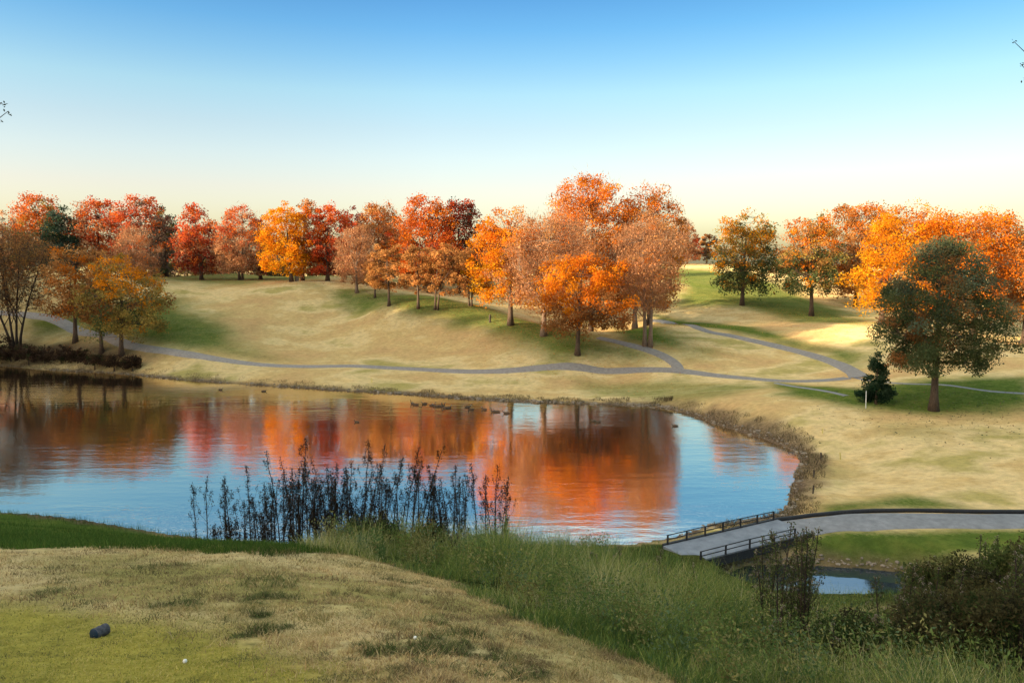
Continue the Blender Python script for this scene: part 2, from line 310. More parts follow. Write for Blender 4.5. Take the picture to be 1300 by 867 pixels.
def noisy(name, c1, c2, scale=8, rough=.9, detail=6, bump=.3, stretch=(1, 1, 1), spec=.2):
    m, nt, n, l = newmat(name)
    g = N(n, 'ShaderNodeNewGeometry'); mp = N(n, 'ShaderNodeMapping', inp={'Scale': stretch})
    nz = N(n, 'ShaderNodeTexNoise', inp={'Scale': scale, 'Detail': detail, 'Roughness': .65})
    r = N(n, 'ShaderNodeValToRGB'); r.color_ramp.elements[0].position = .3; r.color_ramp.elements[1].position = .7
    r.color_ramp.elements[0].color = (*c1, 1); r.color_ramp.elements[1].color = (*c2, 1)
    b = N(n, 'ShaderNodeBsdfPrincipled', inp={'Roughness': rough, 'Specular IOR Level': spec}); bp = N(n, 'ShaderNodeBump', inp={'Strength': bump, 'Distance': .05}); o = N(n, 'ShaderNodeOutputMaterial')
    l.new(g.outputs['Position'], mp.inputs['Vector']); l.new(mp.outputs[0], nz.inputs['Vector']); l.new(nz.outputs['Fac'], r.inputs[0]); l.new(r.outputs[0], b.inputs['Base Color'])
    l.new(nz.outputs['Fac'], bp.inputs['Height']); l.new(bp.outputs[0], b.inputs['Normal']); l.new(b.outputs[0], o.inputs[0])
    return m
M_leaf = leaf_material('autumn_leaves', .5)
M_grass = leaf_material('grass_blades', .3)
M_bark = noisy('bark', (.045, .03, .02), (.14, .095, .065), 5, bump=.6, stretch=(3, 3, .6))
M_bark_dark = noisy('dark_bark', (.02, .015, .012), (.06, .045, .035), 5, bump=.6, stretch=(3, 3, .6))
M_bark_pale = noisy('pale_bark', (.12, .08, .055), (.30, .21, .15), 5, bump=.5, stretch=(3, 3, .6))
M_asphalt = noisy('asphalt', (.17, .155, .14), (.27, .25, .23), 3.0, bump=.1, detail=9)
M_concrete = noisy('concrete', (.14, .14, .145), (.24, .24, .245), 2.0, bump=.1, detail=8)
M_deck = noisy('deck_concrete', (.13, .145, .17), (.22, .24, .27), 1.5, bump=.1, detail=8)
M_black = noisy('dark_painted_steel', (.012, .012, .014), (.03, .03, .032), 12, rough=.5, bump=.1)
M_stone = noisy('stone', (.09, .07, .05), (.30, .25, .19), 2.2, bump=.5)
M_white = noisy('white_paint', (.62, .61, .56), (.78, .77, .72), 10, bump=.05, rough=.5)
M_yellow = noisy('yellow_paint', (.50, .40, .12), (.68, .56, .2), 10, bump=.05, rough=.5)
M_wood = noisy('weathered_wood', (.03, .024, .02), (.09, .07, .055), 9, bump=.4, stretch=(1, 1, .3))
M_log_side = noisy('grey_log_bark', (.03, .033, .042), (.12, .12, .14), 22, bump=.8)
M_log_end = noisy('dark_blue_paint', (.006, .018, .04), (.012, .03, .055), 30, rough=.55, bump=.1)

# ------------------------------------------------------------------ ground sheet
def ground_mesh():
    rs = [0.0, 1.2]
    while rs[-1] < 1500: rs.append(rs[-1]*1.0125+.004)
    rs = np.array(rs[1:])
    front = np.arange(-46, 46.001, .22); back = np.linspace(46, 314, 110)[1:-1]
    th = np.radians(np.concatenate([front, back])); nth = len(th)
    X = rs[:, None]*np.sin(th)[None]; Y = rs[:, None]*np.cos(th)[None]
    return X, Y, nth, len(rs)
X, Y, nth, nr = ground_mesh()
Zg = np.concatenate([height(X[i:i+40], Y[i:i+40]) for i in range(0, nr, 40)])
gx, gy = X.ravel(), Y.ravel()

GREEN = [  # outline in the photo, strength, edge softness (m)
    ([(40, 408), (215, 384), (262, 398), (350, 457), (280, 456), (210, 443), (130, 421)], .9, 4),
    ([(-60, 420), (120, 425), (200, 450), (60, 440), (-60, 440)], .5, 3),
    ([(395, 362), (470, 372), (560, 378), (640, 398), (730, 420), (830, 455), (790, 464), (700, 455), (620, 424), (560, 404), (480, 392), (420, 380)], .9, 3),
    ([(780, 418), (880, 438), (905, 446), (870, 452), (790, 436)], 1.05, 3),  # green here is partly a shadow put into the grass colour
    ([(835, 402), (920, 412), (1000, 428), (1090, 445), (1090, 468), (1050, 455), (960, 426), (850, 412)], 1.1, 2.5),  # extra green stands in for long shade bands on the fairway
    ([(985, 487), (1090, 493), (1320, 478), (1320, 515), (1180, 528), (1080, 516), (1000, 501)], 1.0, 2),
    ([(845, 340), (925, 345), (1000, 362), (1085, 398), (1085, 412), (960, 396), (880, 388), (850, 370)], .9, 5),  # strength raised so the green doubles as shade bands
    ([(830, 694), (885, 704), (930, 745), (960, 776), (1200, 776), (1320, 742), (1320, 805), (900, 805), (800, 702)], 1.1, .5),
    ([(725, 482), (860, 484), (990, 492), (900, 506), (800, 507), (740, 500)], .6, 2),
    ([(1012, 690), (1060, 677), (1320, 674), (1320, 700), (1190, 728), (1045, 716)], 1.15, .8),
    ([(1045, 643), (1150, 630), (1235, 645), (1050, 652)], .95, 1.2),
    ([(-140, 642), (0, 648), (100, 657), (200, 677), (330, 692), (330, 699), (200, 695), (0, 695), (-140, 697)], 1.1, .6),
    ([(180, 343), (345, 343), (420, 352), (345, 358), (180, 354)], .75, 5),
    ([(940, 566), (1060, 590), (1110, 600), (1050, 612)], .3, 2),
    ([(1130, 545), (1180, 540), (1260, 550), (1180, 556)], .35, 2)]
BARE = [([(18, 434), (130, 432), (200, 452), (130, 462), (40, 462), (0, 450)], .95, 2)]
green = np.zeros(len(gx)); bare = np.zeros(len(gx))
wobx = (fbm(gx, gy, 6, 11, 4)-.5); 
for lst, arr in ((GREEN, green), (BARE, bare)):
    for pl, st, sf in lst:
        W = ground_many(pl)
        lo = W.min(0)-12; hi = W.max(0)+12
        m = (gx > lo[0]) & (gx < hi[0]) & (gy > lo[1]) & (gy < hi[1])
        if not m.any(): continue
        d = poly_sd(gx[m], gy[m], W)+wobx[m]*sf*2.2
        arr[m] = np.maximum(arr[m], st*(1-sstep(-sf, sf, d)))
# worn or green spots on the near lawn
SPOTS = [(205, 718, .5, .45), (345, 740, .55, .6), (338, 757, .5, .9), (232, 768, .35, .7), (335, 783, .22, 1.0), (330, 807, .35, .9), (545, 790, .3, .8), (540, 825, .55, .8), (455, 820, .16, 1.0), (62, 752, .3, .6), (520, 740, .5, .7), (480, 832, .2, .8), (600, 808, .4, .6), (640, 850, .5, .6), (770, 815, .4, .6)]
dark = np.zeros(len(gx))
for px, py, rad, st in SPOTS:
    c = ground_many([(px, py)])[0]
    m = np.hypot(gx-c[0], gy-c[1]) < rad*4
    d = np.hypot((gx[m]-c[0])/1.3, (gy[m]-c[1])/1.5)/rad*1.5+(fbm(gx[m], gy[m], .3, 13, 4)-.5)*2.6
    dark[m] = np.maximum(dark[m], st*(1-sstep(.5, 1.2, d)))
TEE = ground_many([(-260, 768), (0, 764), (100, 774), (230, 792), (330, 817), (420, 848), (520, 905), (300, 1000), (-260, 1000)])
dt = poly_sd(gx, gy, TEE)+(fbm(gx, gy, .8, 21, 3)-.5)*.9
tee = (1-sstep(-.6, .6, dt))*(np.hypot(gx, gy) < 40)
BRUSH = ground_many([(395, 697), (450, 706), (520, 722), (580, 742), (650, 781), (760, 822), (860, 861), (930, 905)])
BRUSH = np.concatenate([BRUSH, [[6, 3], [30, 8], [44, 22], [34, 30]], ground_many([(1200, 775), (1050, 776), (960, 762), (925, 735)]), [onz(a, b, 0)[:2] for a, b in [(862, 694), (800, 696), (700, 698), (600, 697), (500, 696), (400, 694)]]])
db = poly_sd(gx, gy, BRUSH)+(fbm(gx, gy, .9, 31, 3)-.5)*.8
brush = 1-sstep(-.35, .35, db)
cdn = poly_sd(gx, gy, CREEK); cyy = CREEK[:, 1].mean(); brush = np.maximum(brush, (1-sstep(2.5, 4, cdn))*(gy < cyy+.2)); brush = np.maximum(brush, (1-sstep(2.5, 3.5, np.hypot(gx-8.3, gy-35.3)))*(gy < 37.5))
pd = poly_sd(gx, gy, POND); shore = (1-sstep(.2, 1.3, pd+(fbm(gx, gy, 1.5, 41, 3)-.5)*1.6+0))
rb = ((gx > 14) & (gy > 44)).astype(float)*sstep(14, 20, gx)
shore = np.maximum(shore, rb*(1-sstep(.8, 2.3, pd+(fbm(gx, gy, 2, 43, 3)-.5)*1.6))*.85)
cd = poly_sd(gx, gy, CREEK); shore = np.maximum(shore, (1-sstep(.1, .7, cd))*.8)

M_ground, nt, n, l = newmat('grassland')
def attr(nm): return N(n, 'ShaderNodeAttribute', attribute_name=nm).outputs['Fac']
geo = N(n, 'ShaderNodeNewGeometry')
def noise(scale, detail=6, rough=.6, stretch=None, w=0.0):
    nz = N(n, 'ShaderNodeTexNoise', inp={'Scale': scale, 'Detail': detail, 'Roughness': rough})
    mp = N(n, 'ShaderNodeMapping', inp={'Scale': stretch or (1, 1, 1), 'Location': (w, w, w)})
    l.new(geo.outputs['Position'], mp.inputs[0]); l.new(mp.outputs[0], nz.inputs['Vector']); return nz.outputs['Fac']
def ramp(fac, stops):
    r = N(n, 'ShaderNodeValToRGB'); e = r.color_ramp.elements
    while len(e) < len(stops): e.new(.5)
    for i, (p, c) in enumerate(stops): e[i].position = p; e[i].color = (*c, 1)
    l.new(fac, r.inputs[0]); return r.outputs[0]
def mix(a, b, fac, bt='MIX'):
    m = N(n, 'ShaderNodeMix', data_type='RGBA', blend_type=bt)
    if isinstance(fac, float): m.inputs[0].default_value = fac
    else: l.new(fac, m.inputs[0])
    for s, v in ((6, a), (7, b)):
        if isinstance(v, tuple): m.inputs[s].default_value = (*v, 1)
        else: l.new(v, m.inputs[s])
    return m.outputs[2]
def math_(op, a, b=None):
    m = N(n, 'ShaderNodeMath', operation=op, use_clamp=False)
    for i, v in enumerate((a, b)):
        if v is None: continue
        if isinstance(v, (int, float)): m.inputs[i].default_value = v
        else: l.new(v, m.inputs[i])
    return m.outputs[0]
n_big = noise(.09, 5, .6, (1, 1.6, 1)); n_mid = noise(.55, 6, .65, w=3); n_fine = noise(4.5, 7, .7, w=9); n_vf = noise(30, 4, .7, w=5)
tan = ramp(n_mid, [(.25, (.34, .24, .105)), (.5, (.46, .335, .145)), (.75, (.56, .42, .20))])
tan = mix(tan, ramp(n_big, [(.36, (.46, .30, .14)), (.47, (.50, .37, .165)), (.54, (.62, .49, .26)), (.64, (.30, .28, .09))]), .7)
grn = ramp(n_mid, [(.25, (.05, .085, .018)), (.5, (.085, .125, .025)), (.75, (.14, .155, .035))])
gf = math_('MULTIPLY', attr('green'), math_('ADD', .55, math_('MULTIPLY', n_fine, .9)))
c = mix(tan, grn, gf)
teec = ramp(n_fine, [(.25, (.22, .19, .04)), (.5, (.35, .30, .065)), (.75, (.46, .38, .10))])
c = mix(c, teec, attr('tee'))
c = mix(c, ramp(n_fine, [(.3, (.03, .038, .016)), (.7, (.09, .095, .035))]), attr('dark'))
c = mix(c, ramp(n_fine, [(.3, (.022, .03, .010)), (.7, (.075, .085, .025))]), attr('brush'))
c = mix(c, ramp(n_fine, [(.3, (.035, .024, .016)), (.7, (.12, .085, .055))]), attr('bare'))
c = mix(c, ramp(n_fine, [(.3, (.05, .036, .024)), (.55, (.14, .10, .065)), (.75, (.26, .20, .14))]), attr('shore'))
n_c = noise(1.7, 6, .7, (1, 1.5, 1), w=7)
c = mix(c, ramp(n_c, [(.3, (.72, .72, .70)), (.5, (1, 1, 1)), (.72, (1.28, 1.24, 1.18))]), .8, 'MULTIPLY')
c = mix(c, ramp(n_vf, [(.2, (.45, .45, .45)), (.5, (1, 1, 1)), (.8, (1.45, 1.4, 1.3))]), .55, 'MULTIPLY')
b = N(n, 'ShaderNodeBsdfDiffuse', inp={'Roughness': .9}); bp = N(n, 'ShaderNodeBump', inp={'Strength': .7, 'Distance': .12}); o = N(n, 'ShaderNodeOutputMaterial')
l.new(c, b.inputs[0]); l.new(math_('ADD', n_fine, math_('MULTIPLY', n_vf, .4)), bp.inputs['Height']); l.new(bp.outputs[0], b.inputs['Normal']); l.new(b.outputs[0], o.inputs[0])

i = np.arange(nr-1)[:, None]*nth; j = np.arange(nth)[None]; j2 = (j+1) % nth
Fg = np.stack([i+j2, i+j, i+nth+j, i+nth+j2], -1).reshape(-1, 4)
# close the small hole under the camera
Vg = np.stack([gx, gy, Zg.ravel()], 1)
ctr = len(Vg); Vg = np.concatenate([Vg, [[0, 0, h1(0, 0)]]])
jj = np.arange(0, nth-1, 2)
Fc = np.stack([np.full(len(jj), ctr), jj, jj+1, np.minimum(jj+2, nth-1)], -1)
Fg = np.concatenate([Fg, Fc[:, ::-1]])
ground = np_mesh('ground', Vg, Fg, M_ground, smooth=True); tag(ground, kind='structure', label='tan and green autumn golf course grass around the pond', cat='ground')
for nm, arr in (('green', green), ('bare', bare), ('dark', dark), ('tee', tee), ('brush', brush), ('shore', shore)):
    a = ground.data.attributes.new(nm, 'FLOAT', 'POINT'); a.data.foreach_set('value', np.append(arr, 0).astype(np.float32))

# ------------------------------------------------------------------ water
def outset(P, d):
    P = np.asarray(P); a = np.roll(P, 1, 0); b = np.roll(P, -1, 0); t = b-a; t /= np.linalg.norm(t, axis=1, keepdims=True)+1e-9
    nrm = np.stack([t[:, 1], -t[:, 0]], 1)
    area = .5*np.sum(P[:, 0]*np.roll(P[:, 1], -1)-np.roll(P[:, 0], -1)*P[:, 1])
    return P+nrm*d*(1 if area > 0 else -1)
def sheet(name, P, z, mat):
    bm = bmesh.new(); vs = [bm.verts.new((float(p[0]), float(p[1]), z)) for p in P]
    f = bm.faces.new(vs); bm.normal_update()
    if f.normal.z < 0: f.normal_flip()
    bmesh.ops.triangulate(bm, faces=[f])
    me = bpy.data.meshes.new(name); bm.to_mesh(me); bm.free(); me.materials.append(mat)
    return link(bpy.data.objects.new(name, me))
def water_mat(name, body, refl_min, refl_tint, bump):
    m, nt, n, l = newmat(name)
    g = N(n, 'ShaderNodeNewGeometry')
    def nz(scale, st, det=3):
        mp = N(n, 'ShaderNodeMapping', inp={'Scale': st}); q = N(n, 'ShaderNodeTexNoise', inp={'Scale': scale, 'Detail': det, 'Roughness': .55})
        l.new(g.outputs['Position'], mp.inputs[0]); l.new(mp.outputs[0], q.inputs['Vector']); return q.outputs['Fac']
    def mth(op, a, b):
        q = N(n, 'ShaderNodeMath', operation=op)
        for i, v in enumerate((a, b)):
            if isinstance(v, (int, float)): q.inputs[i].default_value = v
            else: l.new(v, q.inputs[i])
        return q.outputs[0]
    a1 = nz(1.1, (.35, 1, 1), 4); a2 = nz(5, (.5, 1, 1), 3); patch = nz(.06, (.5, 1.6, 1), 3)
    r = N(n, 'ShaderNodeMapRange', inp={'From Min': .38, 'From Max': .66, 'To Min': .35, 'To Max': 1.5}); l.new(patch, r.inputs[0])
    hgt = mth('MULTIPLY', mth('ADD', a1, mth('MULTIPLY', a2, .28)), r.outputs[0])
    bp = N(n, 'ShaderNodeBump', inp={'Strength': 1.0, 'Distance': bump}); l.new(hgt, bp.inputs['Height'])
    fr = N(n, 'ShaderNodeFresnel', inp={'IOR': 1.33}); l.new(bp.outputs[0], fr.inputs['Normal'])
    mr = N(n, 'ShaderNodeMapRange', inp={'From Min': 0., 'From Max': .6, 'To Min': refl_min, 'To Max': .97}); l.new(fr.outputs[0], mr.inputs[0])
    d = N(n, 'ShaderNodeBsdfDiffuse', inp={'Color': (*body, 1)}); gl = N(n, 'ShaderNodeBsdfGlossy', inp={'Color': (*refl_tint, 1), 'Roughness': .03})
    l.new(bp.outputs[0], gl.inputs['Normal'])
    mx = N(n, 'ShaderNodeMixShader'); l.new(mr.outputs[0], mx.inputs[0]); l.new(d.outputs[0], mx.inputs[1]); l.new(gl.outputs[0], mx.inputs[2])
    o = N(n, 'ShaderNodeOutputMaterial'); l.new(mx.outputs[0], o.inputs[0]); return m
M_water = water_mat('pond_water', (.04, .038, .03), .80, (1, .87, .70), .019)
M_creek = water_mat('creek_water', (.02, .03, .04), .14, (.75, .85, .95), .006)
tag(sheet('water', outset(POND, 1.6), 0.0, M_water), 'still pond mirroring the red and orange trees', 'water', kind='structure')
tag(sheet('creek_water', outset(CREEK, .8), CREEK_Z, M_creek), 'small dark blue pool below the footbridge', 'water', kind='structure')

# ------------------------------------------------------------------ cart paths
def ribbon(name, px, width, mat, lift=.05, thick=.0, label=None, pts=None):
    W = ground_many(px) if pts is None else np.asarray(pts)
    C = smooth_poly(W, False, 10)
    t = np.gradient(C, axis=0); t /= np.linalg.norm(t, axis=1, keepdims=True)+1e-9; nrm = np.stack([-t[:, 1], t[:, 0]], 1)
    k = np.linspace(-.5, .5, 7); jit = (fbm(C[:, 0], C[:, 1], 2.5, 51, 3)-.5)*.35
    wd = width*(1+jit)
    P = C[:, None]+nrm[:, None]*(k[None, :, None]*wd[:, None, None])
    z = height(P[..., 0], P[..., 1])
    z = z+lift*np.where(np.abs(k) > .45, .1, 1)[None]
    V = np.concatenate([P, z[..., None]], -1).reshape(-1, 3); m, q = len(C), len(k)
    i = np.arange(m-1)[:, None]*q; j = np.arange(q-1)[None]
    Fc = np.stack([i+j+1, i+j, i+q+j, i+q+j+1], -1).reshape(-1, 4)
    o = np_mesh(name, V, Fc, mat, smooth=True); tag(o, label, 'path', kind='structure'); return o
ribbon('path', [(-120, 392), (-40, 396), (35, 400), (80, 411), (130, 425), (210, 447), (300, 460), (400, 466), (520, 469), (640, 472), (760, 472), (850, 472), (930, 480), (1010, 485), (1075, 481)], 1.6, M_asphalt, .09, label='grey cart path running along the far shore')
ribbon('path', [(1090, 480), (1085, 474), (1062, 463), (1025, 451), (980, 439), (930, 427), (890, 418), (850, 411), (822, 408)], 1.9, M_asphalt, .10, label='grey cart path looping up the right fairway')
ribbon('path', [(860, 474), (858, 464), (838, 452), (800, 440), (760, 430)], 1.5, M_asphalt, .11, label='grey path branch running under the middle trees')
ribbon('path', [(1085, 480), (1140, 487), (1200, 490), (1260, 498), (1340, 503)], .45, M_concrete, .05, label='thin pale footpath behind the dark green oak')
ribbon('path', [(985, 487), (1030, 494), (1075, 503)], .6, M_concrete, .05, label='short pale track on the lawn left of the juniper')
# near path that leads on to the footbridge
near_px = [(1002, 671), (1050, 665), (1100, 662.5), (1180, 661.5), (1260, 662), (1340, 663), (1500, 666)]
ribbon('path', near_px, 2.5, M_concrete, .10, label='near cart path curving right from the footbridge')

# ------------------------------------------------------------------ footbridge
A = at(1004, 669.5, 39.2); B = at(868, 698, 35.6); dz = h1(A[0], A[1])+.10
A[2] = B[2] = dz
ax = (B-A); L = np.linalg.norm(ax); ax /= L; side = np.array([-ax[1], ax[0], 0])
if side[1] < 0: side = -side
ax_ = ax
bridge = empty('footbridge', (A+B)/2); tag(bridge, 'low concrete footbridge with dark handrails at the pond outlet', 'bridge')
O = (A+B)/2
mb = MB(); mb.box((A+B)/2-np.array([0, 0, .12]), (L/2+.3, 1.2, .12), ax); mb.build('deck', M_deck, bridge, O, smooth=False)
for s in (1, -1):
    mb = MB(); mb.box((A+B)/2+side*s*1.2*1.06-np.array([0, 0, .16]), (L/2+.25, .07, .22), ax); mb.build('edge_beam', M_black, bridge, O, smooth=False)
for e in (A, B):
    mb = MB(); mb.box(e-ax*0+np.array([0, 0, -.9]), (.25, 1.3, .65), ax); mb.build('abutment', M_concrete, bridge, O, smooth=False)
for s in (1, -1):
    a0, b0 = A+side*s*1.22, B+side*s*1.22
    if s == -1: a0 = a0+ax*1.1
    npst = 7 if s == 1 else 5
    rail = MB(); 
    for hh in (.50, .27):
        rail.tube([a0+np.array([0, 0, hh]), (a0+b0)/2+np.array([0, 0, hh+.03]), b0+np.array([0, 0, hh])], .026, 6)
    rail.build('handrail', M_black, bridge, O)
    for k in range(npst):
        p = a0+(b0-a0)*k/(npst-1); m = MB(); m.box(p+np.array([0, 0, .2]), (.035, .035, .32), ax); m.build('post', M_black, bridge, O, smooth=False)
# kerb of dark sleepers on the far edge of the near path, with the low fence leading to the bridge
W = smooth_poly(ground_many(near_px), False, 8); t = np.gradient(W, axis=0); t /= np.linalg.norm(t, axis=1, keepdims=True); nr_ = np.stack([-t[:, 1], t[:, 0]], 1)
if nr_[0, 1] < 0: nr_ = -nr_
K = W+nr_*1.42; Kz = height(K[:, 0], K[:, 1])
mb = MB(); mb.tube(np.column_stack([K, Kz+.10]), .13, 6); kerb = mb.build('timber_kerb', M_black, None, (K[0, 0], K[0, 1], Kz[0])); tag(kerb, 'dark timber kerb along the far edge of the near cart path', 'kerb')

# ------------------------------------------------------------------ tree builder
def profile(shape, t):
    t = np.clip(t, 0, 1)
    if shape == 'round': m, a, b_, lo = .42, .58, .66, 2.3
    elif shape == 'oval': m, a, b_, lo = .40, .60, .64, 2.1
    elif shape == 'vase': m, a, b_, lo = .62, .38, .85, 1.6
    elif shape == 'spread': m, a, b_, lo = .5, .5, .72, 3.0
    elif shape == 'cone': return np.clip(1.02-(t*.95)**1.3, .05, 1)*np.where(t < .12, .85+t*1.2, 1)
    else:  # broadcone
        return np.where(t < .28, .75+.25*np.sin(t/.28*math.pi/2), (np.clip(1-((t-.28)/.73)**1.9, 0, 1))**.72)
    return np.where(t > m, (1-np.clip((t-m)/a, 0, 1)**lo)**(1/lo), (1-np.clip((m-t)/b_, 0, 1)**lo)**(1/lo))

def leaf_quads(P, D, Nn, ln, wd):
    """diamond leaves: centre P, long direction D, normal Nn"""
    S = np.cross(D, Nn); S /= np.linalg.norm(S, axis=1, keepdims=True)+1e-9
    ln = ln[:, None]; wd = wd[:, None]
    bend = Nn*ln*.12
    V = np.stack([P-D*ln*.5, P+S*wd*.5+bend, P+D*ln*.5, P-S*wd*.5+bend], 1).reshape(-1, 3)
    Fc = np.arange(len(V)).reshape(-1, 4); return V, Fc
def unit(a): return a/(np.linalg.norm(a, axis=-1, keepdims=True)+1e-9)

def build_tree(spec, opts, r):
    name, label, bx, by, D, x0, x1, ytop, ybot, shape, pal = spec
    if shape in ('round', 'oval') and D > 112: ybot += 5; gw = (x1-x0)*.045; x0 -= gw; x1 += gw; ytop -= 2
    p = at(bx, by, D); z0 = h1(p[0], p[1]); base = np.array([p[0], p[1], z0-.1])
    s = D/F
    xc = at((x0+x1)/2, by, D)[0]; w = (x1-x0)*s; zt = at(bx, ytop, D)[2]; zb = max(at(bx, ybot, D)[2], z0+(.2 if shape == 'cone' or 'shrub' in name else .9)); zt = max(zt, zb+.8)
    Hc = zt-zb; dens = opts.get('dens', 1.0); bare = opts.get('bare', 0.0); leaf = opts.get('leaf', .0019*D+.02)
    area = w*Hc*.75
    # clumps
    nc = int(np.clip(area*2.0, 60, 420)*(1.25 if shape == 'cone' else 1))
    ts = r.random(nc*6); rr = r.random(nc*6); pr = profile(shape, ts)
    keep = r.random(nc*6) < (pr**1.5+.03); ts = ts[keep][:nc]; nc = len(ts); rr = rr[keep][:nc]
    az = r.random(nc)*2*math.pi
    ph = r.random(4)*6.28
    lob = 1+.11*np.sin(3*az+ph[0]+ts*4)+.09*np.sin(5*az+ph[1]-ts*6)+.05*np.sin(9*az+ph[2]+ts*9)
    rad = profile(shape, ts)*(w/2)*lob*rr**(.42)*.93
    C = np.stack([xc+rad*np.cos(az), base[1]+rad*np.sin(az)*.92, zb+Hc*(.03+.94*ts)], 1)
    C[:, 2] += r.normal(0, .02, nc)*Hc
    rc = np.clip(.075*math.sqrt(w*Hc), .35, 1.1)*r.uniform(.6, 1.35, nc)
    # palette choice by clump; side and height weights put some sunlit tops into leaf colour
    xn = (C[:, 0]-xc)/(w/2); zn = 2*(C[:, 2]-zb)/Hc-1
    Wt = np.stack([wt*np.exp(1.1*(bx_*xn+bz_*zn)) for (_, wt, bx_, bz_) in pal], 1); Wt = Wt/Wt.sum(1, keepdims=True)
    Wt = Wt**1.6; cum = np.cumsum(Wt/Wt.sum(1, keepdims=True), 1)
    ci = (r.random(nc)[:, None] > cum).sum(1).clip(0, len(pal)-1)
    pc = np.array([q[0] for q in pal])
    # ---- woody part
    mb = MB(); stems = opts.get('stems', 1)
    trad = np.clip(.021*(zt-z0), .09, .34)/math.sqrt(stems)*1.15
    bark = M_bark_dark if (shape == 'vase' and bx < 50) else (M_bark_pale if bare > .5 else M_bark)
    limbs = []
    for sidx in range(stems):
        spread = 0 if stems == 1 else (sidx-(stems-1)/2)
        top = np.array([base[0]*.4+xc*.6+spread*w*(.27 if stems > 3 else .16), base[1]+r.normal(0, .25)*w*.1, zb+Hc*(.72 if shape not in ('cone',) else .95)])
        b0 = base+np.array([spread*trad*2.4, (r.random()-.5)*trad*2*(stems > 1), 0])
        q = np.linspace(0, 1, 9)[:, None]
        line = b0+(top-b0)*np.concatenate([q**1.35, q**1.35, q], 1)
        line[:, :2] += np.cumsum(r.normal(0, .05, (9, 2)), 0)*w*.03*q
        rd = trad*(1-.82*q[:, 0]**.9); rd[0] *= 1.45; rd[1] *= 1.05
        mb.tube(line, rd, 8); limbs.append(line[2:])
        nl = max(3, int((9 if shape != 'vase' else 7)/stems**.6))
        if shape == 'cone': nl = 3
        for k in range(nl):
            fr = .22+.62*k/nl; zz0 = max((zb-z0)*.75, .6)
            u = np.clip((zz0+(top[2]-z0-zz0)*fr*.8)/(top[2]-z0), .05, .95)
            st = np.array([np.interp(u*1, np.linspace(0, 1, 9), line[:, i]) for i in range(3)])
            st[2] = np.interp(u, q[:, 0], line[:, 2])
            if shape == 'vase': st = np.array([np.interp(u*.6, q[:, 0], line[:, i]) for i in range(3)])
            # aim for a clump
            cand = r.integers(0, nc, 6); ang = k*2.4+sidx
            sc = np.cos(az[cand]-ang)+.3*rr[cand]+(-.8*np.abs(C[cand, 2]-st[2]-Hc*.25)/Hc)
            tg = C[cand[np.argmax(sc)]]
            if tg[2] < st[2]-.15*Hc: tg = tg*np.array([1, 1, 0])+np.array([0, 0, st[2]+.05*Hc])
            m = (st+tg)/2+np.array([0, 0, .05*Hc*(1 if shape != 'vase' else -.6)])+r.normal(0, .03, 3)*w
            v = np.linspace(0, 1, 7)[:, None]; lb = (1-v)**2*st+2*v*(1-v)*m+v*v*tg
            r0 = np.interp(u, q[:, 0], rd)*.55
            mb.tube(lb, r0*(1-.85*v[:, 0]), 6); limbs.append(lb)
    LP = np.concatenate(limbs)
    ncn = nc if shape != 'cone' else 0
    for k in range(ncn):
        d = np.linalg.norm((LP-C[k])*np.array([1, 1, 1.3]), axis=1)+np.where(LP[:, 2] > C[k, 2]+.1*Hc, Hc*.4, 0)
        st = LP[np.argmin(d)]; m = (st+C[k])/2+r.normal(0, .06, 3)*min(d.min(), 3)
        mb.tube([st, m, C[k]], [max(.012, .022*trad/.2), .016*trad/.2+.006, .006], 4 if bare > .2 else 3, cap=False)
    # ---- foliage
    nleaf = int(np.clip(area/(leaf*leaf)*9.5*dens, 2500, 60000))
    nb = int(nleaf*bare*1.0); nl = nleaf-nb
    idx = r.integers(0, nc, nl)
    cl = r.normal(0, 1, (nl, 3)); cl = unit(cl)*(r.random((nl, 1))**.45)*1.35
    P = C[idx]+cl*rc[idx][:, None]*np.array([1, 1, .72])
    P[:, 2] = np.maximum(P[:, 2], z0+.05)
    Dr = unit(r.normal(0, 1, (nl, 3))+np.array([0, 0, -.35])); Nn = unit(np.cross(Dr, r.normal(0, 1, (nl, 3))))
    ln = leaf*r.uniform(.5, 1.65, nl); V1, F1 = leaf_quads(P, Dr, Nn, ln, ln*r.uniform(.55, .85, nl))
    base_c = pc[ci[idx]]*(1+.22*r.normal(0, 1, nc)[idx].clip(-1.6, 1.6))[:, None]
    alt = pc[r.integers(0, len(pal), nl)]; mixk = (r.random(nl) < .10)[:, None]
    cc = np.where(mixk, alt*.5+base_c*.5, base_c)*r.uniform(.82, 1.18, (nl, 1))*r.uniform(.95, 1.05, (nl, 3))
    Vs, Fs, Cs = [V1], [F1], [np.repeat(cc, 4, 0)]
    if nb > 0:
        idx = r.integers(0, nc, nb)
        cl = unit(r.normal(0, 1, (nb, 3)))*(r.random((nb, 1))**.5)*1.8
        P = C[idx]+cl*rc[idx][:, None]
        out = unit(P-np.array([xc, base[1], zb-Hc*.15])); Dr = unit(out+r.normal(0, .45, (nb, 3))); Nn = unit(np.cross(Dr, r.normal(0, 1, (nb, 3))))
        ln = r.uniform(.5, 1.3, nb)*leaf*4.2; V2, F2 = leaf_quads(P, Dr, Nn, ln, np.full(nb, leaf*.16)*r.uniform(.7, 1.4, nb))
        cc = np.where((r.random(nb) < .8)[:, None], np.array(opts.get('twig', (PK, PB))[0]), np.array(opts.get('twig', (PK, PB))[1]))*r.uniform(.6, 1.25, (nb, 1))
        Vs.append(V2); Fs.append(F2+len(V1)); Cs.append(np.repeat(cc, 4, 0))
    root = empty(name, base); tag(root, label, 'bush' if 'bush' in name else ('shrub' if 'shrub' in name else 'tree'), opts.get('group'))
    mb.build('trunk', bark, root, base)
